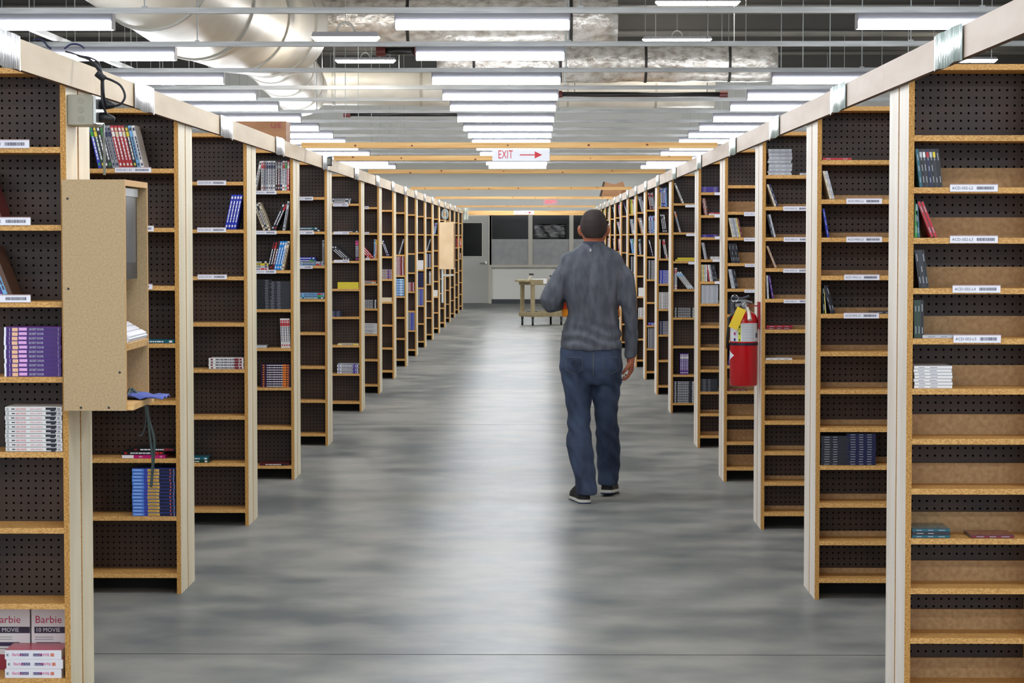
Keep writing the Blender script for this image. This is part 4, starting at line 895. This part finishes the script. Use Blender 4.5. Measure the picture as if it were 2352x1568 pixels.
g = MB(); ring_loft(g, [T(*t) for t in torso], SHIRT, 40, ex_=2.3)
armL = [P(1308, 610, 0), P(1291, 634, -.01), P(1277, 662, -.025), P(1265, 690, -.03), P(1267, 702, -.01)]
g.tube(armL, [.054, .064, .065, .063, .056], SHIRT, 20)
foreL = [P(1266, 698, -.02), P(1276, 696, .05), P(1294, 690, .13), P(1312, 684, .20)]
g.tube(foreL, [.056, .054, .047, .040], SHIRT, 18)
armR = [P(1414, 610, .0), P(1430, 636, -.01), P(1439, 668, -.02), P(1444, 700, -.025), P(1448, 725, -.015), P(1450, 765, .015), P(1450, 800, .03), P(1450, 822, .035)]
g.tube(armR, [.054, .064, .060, .052, .045, .040, .037, .036], SHIRT, 20)
def wr(co):
    x, y, z = co; d = 0
    zw = P(1350, 790).z; t = max(0, 1 - abs(z - (zw + .03)) / .14)
    t = t if P(1292, 690).x < x < P(1428, 700).x else 0
    d += .006 * t * math.sin(z * 95 + 14 * x + 2 * math.sin(x * 18))
    d += .0035 * math.sin(x * 60 + z * 8 + 2 * math.sin(z * 7)) * (1 - t)
    ax = P(1440, 700).x
    if x > ax - .06: d += .002 * math.sin(z * 60 + x * 70)
    if x < P(1290, 690).x: d += .0025 * math.sin(z * 45 - x * 60)
    return d
SW = remesh(g, 'sweater', .0075, 6, MAN, SHIRT, org, disp=wr)
g = MB(); col_ = [T(1334, 1393, 570, .072, .0), T(1337, 1390, 562, .067, .0), T(1338, 1388, 554, .064, 0)]; ring_loft(g, col_, SHIRT, 32); remesh(g, 'collar', .006, 2, MAN, noisy('knit_dark', (56, 62, 78), (68, 74, 90), (40, 40, 40), .85, 4), org)
c = P(1355.5, 574, -.1); zz = P(1355, 574).z
MB().box(c.x - .005, c.x + .005, PY - .083, PY - .066, zz - .008, zz + .008, M((200, 200, 205), .4)).build('collar_tab', MAN)
# orange vest panels at the flanks
OR = M((232, 74, 20), .7); YO = M((250, 150, 30), .6)
g = MB(); rr = [T(1287, 1426, 645, .09, .07, 0), T(1288, 1424, 680, .09, .07, 0), T(1290, 1425, 710, .09, .07, 0)]; ring_loft(g, rr, OR, 36)
gy = MB(); ring_loft(gy, [T(1289.5, 1425.5, 709, .091, .07, 0), T(1291, 1426, 728, .091, .07, 0)], YO, 36); remesh(gy, 'vest_hem', .008, 2, MAN, YO, org)
v = remesh(g, 'orange_vest', .008, 2, MAN, OR, org); v['label'] = 'orange safety vest showing at the flanks'
# jeans
def lg(L): return [T(*t) for t in L]
g = MB(); ring_loft(g, lg([(1294, 1422, 782, .110, 0), (1288, 1427, 797, .118, -.002), (1285, 1429, 820, .128, -.008), (1285, 1430, 845, .128, -.008), (1289, 1428, 868, .112, 0), (1292, 1426, 882, .095, 0)]), JEANM, 40, ex_=2.5)
ring_loft(g, lg([(1290, 1362, 850, .10, -.005), (1293, 1362, 885, .098, -.01), (1298, 1359, 915, .088, -.02), (1303, 1356, 950, .075, -.035), (1303, 1356, 985, .072, -.055), (1299, 1361, 1020, .076, -.09), (1311, 1365, 1062, .072, -.12), (1319, 1368, 1095, .074, -.15), (1323, 1370, 1127, .082, -.175)]), JEANM, 30)
ring_loft(g, lg([(1358, 1430, 850, .10, 0), (1359, 1427, 885, .098, .02), (1361, 1423, 915, .09, .04), (1366, 1419, 950, .078, .07), (1369, 1422, 985, .074, .09), (1370, 1426, 1020, .076, .115), (1372, 1427, 1062, .074, .14), (1374, 1425, 1092, .076, .16), (1376, 1420, 1120, .080, .17)]), JEANM, 30)
def jw(co):
    x, y, z = co; d = .0025 * math.sin(z * 60 + x * 40 + 3 * math.sin(x * 25)); 
    for pz in (P(0, 985).z, P(0, 880).z): t = max(0, 1 - abs(z - pz) / .09); d += .003 * t * math.sin(z * 80 + x * 75)
    return d
JN = remesh(g, 'jeans', .0075, 4, MAN, JEANM, org, disp=jw)
ST_ = M((118, 116, 104), .7)
def stitch(pts, r=.0012):
    return [P(px, py, -.14) for px, py in pts]
def on_back(px, py):  # project forward onto the jeans surface
    q = P(px, py); hit, loc, nn, _ = JN.ray_cast(Vector((q.x, PY - .5, q.z)) - org, Vector((0, 1, 0)))
    return (loc + org + nn * .0012) if hit else q
bpy.context.view_layer.update()
g = MB()
for side_ in (0, 1):
    x0, x1 = ((1300, 1336) if side_ == 0 else (1384, 1422))
    L = [(x0, 818), (x1, 818), (x1 + 1, 845), ((x0 + x1) / 2, 856), (x0 - 1, 845)]
    pts = []
    for i in range(5):
        a, b = L[i], L[(i + 1) % 5]
        for t in range(6): pts.append(on_back(a[0] + (b[0] - a[0]) * t / 6, a[1] + (b[1] - a[1]) * t / 6))
    g.tube(pts, .0008, ST_, 5, closed=True)
g.tube([on_back(1361, y) for y in range(806, 866, 6)], .0014, ST_, 5)
g.build('stitching', MAN)
g = MB(); pts = [on_back(1323 + 12 * math.cos(t), 832 + 9 * math.sin(t)) for t in [2 * math.pi * i / 20 for i in range(20)]]
cp = on_back(1323, 832) + Vector((0, -.003, 0)); g.add([tuple(p + Vector((0, -.002, 0))) for p in pts] + [tuple(cp)], [(i, (i + 1) % 20, 20) for i in range(20)], M((30, 42, 62), .8)); g.build('pocket_print', MAN)
# body: head, neck, trunk, arms, hands, legs as one surface
g = MB()
hc = P(1364, 524, .01)
ring_loft(g, [((hc.x + dx, hc.y + dyy, hc.z + dz), rx, ry) for dx, dyy, rx, ry, dz in [(0, .0, .018, .022, .104), (0, 0, .040, .050, .094), (0, 0, .058, .074, .074), (0, .0, .072, .092, .042), (0, 0, .078, .099, .008), (0, .0, .075, .096, -.03), (.002, .01, .066, .084, -.065), (.003, .025, .056, .066, -.09), (.003, .045, .04, .045, -.112)]], SKIN, 32)
g.tube([hc + Vector((0, -.012, -.04)), hc + Vector((0, -.012, -.09)), P(1363, 566, -.0), P(1362, 590, 0)], [.060, .058, .063, .072], SKIN, 24)
fy_ = hc.y + .098
g.tube([Vector((hc.x + .004, fy_ - .01, hc.z + .015)), Vector((hc.x + .005, fy_ + .012, hc.z - .025)), Vector((hc.x + .005, fy_ + .0, hc.z - .04))], [.009, .014, .013], SKIN, 10)   # nose
g.tube([Vector((hc.x - .025, fy_ - .018, hc.z - .066)), Vector((hc.x + .003, fy_ - .006, hc.z - .064)), Vector((hc.x + .03, fy_ - .018, hc.z - .066))], [.007, .009, .007], SKIN, 8)  # lips
for s_ in (-1, 1):
    ec = hc + Vector((s_ * (.083), .008, -.004))
    ec = ec + Vector((-s_ * .006, 0, -.010)); g.tube([ec + Vector((s_ * .004, -.004, .028)), ec + Vector((s_ * .012, -.008, .012)), ec + Vector((s_ * .010, -.004, -.012)), ec + Vector((s_ * .0, .004, -.030))], [.008, .010, .009, .007], SKIN, 10)
ring_loft(g, [T2(*t) for t in torso[2:]] + [T2(1294, 1424, 830, .11), T2(1300, 1420, 875, .09)], SKIN, 32)
g.tube(armL, [.045, .049, .048, .044, .040], SKIN, 14); g.tube(foreL + [P(1322, 680, .26)], [.034, .032, .030, .028, .025], SKIN, 14)
g.tube(armR + [P(1449, 834, .038)], [.045, .050, .047, .040, .036, .032, .027, .025, .024], SKIN, 14)
for L in ([(1293, 1358, 870, .08, -.01), (1302, 1354, 920, .07, -.02), (1308, 1351, 985, .055, -.055), (1310, 1354, 1030, .055, -.09), (1326, 1360, 1100, .045, -.15), (1332, 1360, 1132, .042, -.17)], [(1363, 1424, 870, .08, .01), (1366, 1417, 920, .07, .04), (1374, 1417, 985, .055, .09), (1376, 1418, 1030, .055, .115), (1382, 1414, 1100, .043, .16), (1384, 1410, 1122, .042, .165)]):
    ring_loft(g, [T2(*t) for t in L], SKIN, 20)
def hand(g, wrist, dirv, palmn, thumb, curl, L=.19):
    """wrist point, direction to the fingers, palm normal (side the fingers curl to), thumb side"""
    d = Vector(dirv).normalized(); n = Vector(palmn).normalized(); s_ = Vector(thumb).normalized(); pl = L * .5
    vs = []
    rings = [(0, .024, .019), (.25, .032, .018), (.6, .041, .017), (.9, .042, .014), (1.0, .038, .010)]
    N = 16
    for t, w, h in rings:
        for k in range(N):
            a = 2 * math.pi * k / N; vs.append(wrist + d * (pl * t) + s_ * (w * math.cos(a)) + n * (h * math.sin(a)))
    fs = [(i * N + k, i * N + (k + 1) % N, (i + 1) * N + (k + 1) % N, (i + 1) * N + k) for i in range(len(rings) - 1) for k in range(N)] + [tuple(range(N))[::-1], tuple((len(rings) - 1) * N + k for k in range(N))]
    g.add(vs, fs, SKIN)
    for i, (off, ln) in enumerate(((.031, .072), (.010, .080), (-.011, .074), (-.031, .058))):
        p = wrist + d * (pl * .92) + s_ * off; ang_ = math.radians(curl * .45 + i * 6); pts = [p]
        for q in (.44, .32, .24):
            p = p + (d * math.cos(ang_) + n * math.sin(ang_)) * ln * q; pts.append(p); ang_ += math.radians(curl + i * 3)
        g.tube(pts, [.0098, .0092, .0084, .0068], SKIN, 10)
    p = wrist + d * (pl * .28) + s_ * .026; pts = [p]
    for v in ((.55, .55, .25), (.75, .25, .55), (.8, -.15, .6)):
        p = p + (d * v[0] + s_ * v[1] + n * v[2]).normalized() * .030; pts.append(p)
    g.tube(pts, [.015, .0125, .0105, .008], SKIN, 10)
hand(g, P(1451, 824, .038), (-.03, .10, -1), (-1, .25, -.1), (-.25, -1, 0), 34, .165)
hand(g, P(1320, 680, .25), (.75, .6, .15), (.3, -.4, .8), (-.3, .6, .6), 38)
BODY = remesh(g, 'body', .0045, 3, MAN, SKIN, org)
# hair cap, close cropped
g = MB(); ring_loft(g, [((hc.x, hc.y + dyy, hc.z + dz), rx, ry) for dyy, rx, ry, dz in [(-.004, .018, .022, .1125), (-.004, .036, .044, .107), (-.004, .052, .063, .096), (-.004, .066, .080, .077), (-.004, .077, .095, .048), (-.004, .0825, .103, .012), (-.012, .0785, .094, -.016), (-.022, .066, .082, -.040), (-.028, .052, .072, -.058)]], HAIRM, 36)
remesh(g, 'hair', .004, 3, MAN, HAIRM, org)
for s_ in (-1, 1):
    MB().tube([hc + Vector((s_ * .030 - .001, .088, .004)), hc + Vector((s_ * .030, .101, .004))], .0125, M((235, 235, 235), .2), 12).build('eye', MAN)
g = MB(); 
for s_ in (-1, 1):
    g.tube([hc + Vector((s_ * .093, -.002, .014)), hc + Vector((s_ * .092, .05, .014)), hc + Vector((s_ * .078, .108, .012))], .0035, M((24, 22, 24), .3), 8)
    cc = hc + Vector((s_ * .036, .122, .004)); g.tube([cc + Vector((.030 * math.cos(t), 0, .020 * math.sin(t))) for t in [2 * math.pi * i / 20 for i in range(20)]], .0026, M((24, 22, 24), .3), 6, closed=True)
g.build('glasses', MAN)
# shoes
def shoe(pa, yaw, pitchd, name):
    r = Matrix.Translation(pa) @ Matrix.Rotation(yaw, 4, 'Z') @ Matrix.Rotation(pitchd, 4, 'X')
    def slab(g, prof, z0, z1, m, sc0=1, sc1=1):
        n = len(prof); g.add([(x * sc0, y, z0) for x, y in prof] + [(x * sc1, y, z1) for x, y in prof], [tuple(range(n))[::-1], tuple(range(n, 2 * n))] + [(i, (i + 1) % n, n + (i + 1) % n, n + i) for i in range(n)], m, r)
    half = [(.0, -.01), (.026, -.004), (.038, .02), (.040, .07), (.040, .12), (.046, .18), (.047, .23), (.036, .27), (.012, .288)]
    half = [(v.x, v.y) for v in bez([(x, y, 0) for x, y in half], 4)]
    prof = half + [(-x, y) for x, y in half[::-1][:-1]]
    S = MB(); slab(S, prof, 0, .007, M((30, 44, 92), .5)); slab(S, prof, .0072, .023, M((216, 216, 206), .5), 1.02, .97); so = S.build(name + '_sole' if False else 'sole', MAN)
    U = MB(); rings = [(.023, 0, .288, .94, .0), (.046, .002, .280, .90, 0), (.070, .002, .22, .84, 0), (.095, .004, .14, .78, 0), (.105, .006, .125, .72, 0)]
    vs = []; N = len(prof)
    for z, y0_, y1_, sx, _ in rings:
        for x, y in prof: vs.append((x * sx, y0_ + (y + .01) / .298 * (y1_ - y0_), z))
    fs = [(i * N + k, i * N + (k + 1) % N, (i + 1) * N + (k + 1) % N, (i + 1) * N + k) for i in range(len(rings) - 1) for k in range(N)] + [tuple((len(rings) - 1) * N + k for k in range(N))]
    U.add(vs, fs, M((22, 22, 26), .6), r); U.box(-.012, .012, -.006, -.001, .060, .072, M((200, 200, 200), .4), None, r); U.build('shoe', MAN, smooth=True)
pl_ = atZ(1341, 1157, 0); yl = pl_.y
shoe(Vector((P(1343, 1150).x, PY - .175 - .045, 0.001)), math.radians(12), 0, 'left')
shoe(Vector((P(1394, 1130).x, PY + .165 - .03, 0.018)), math.radians(-10), math.radians(-4), 'right')
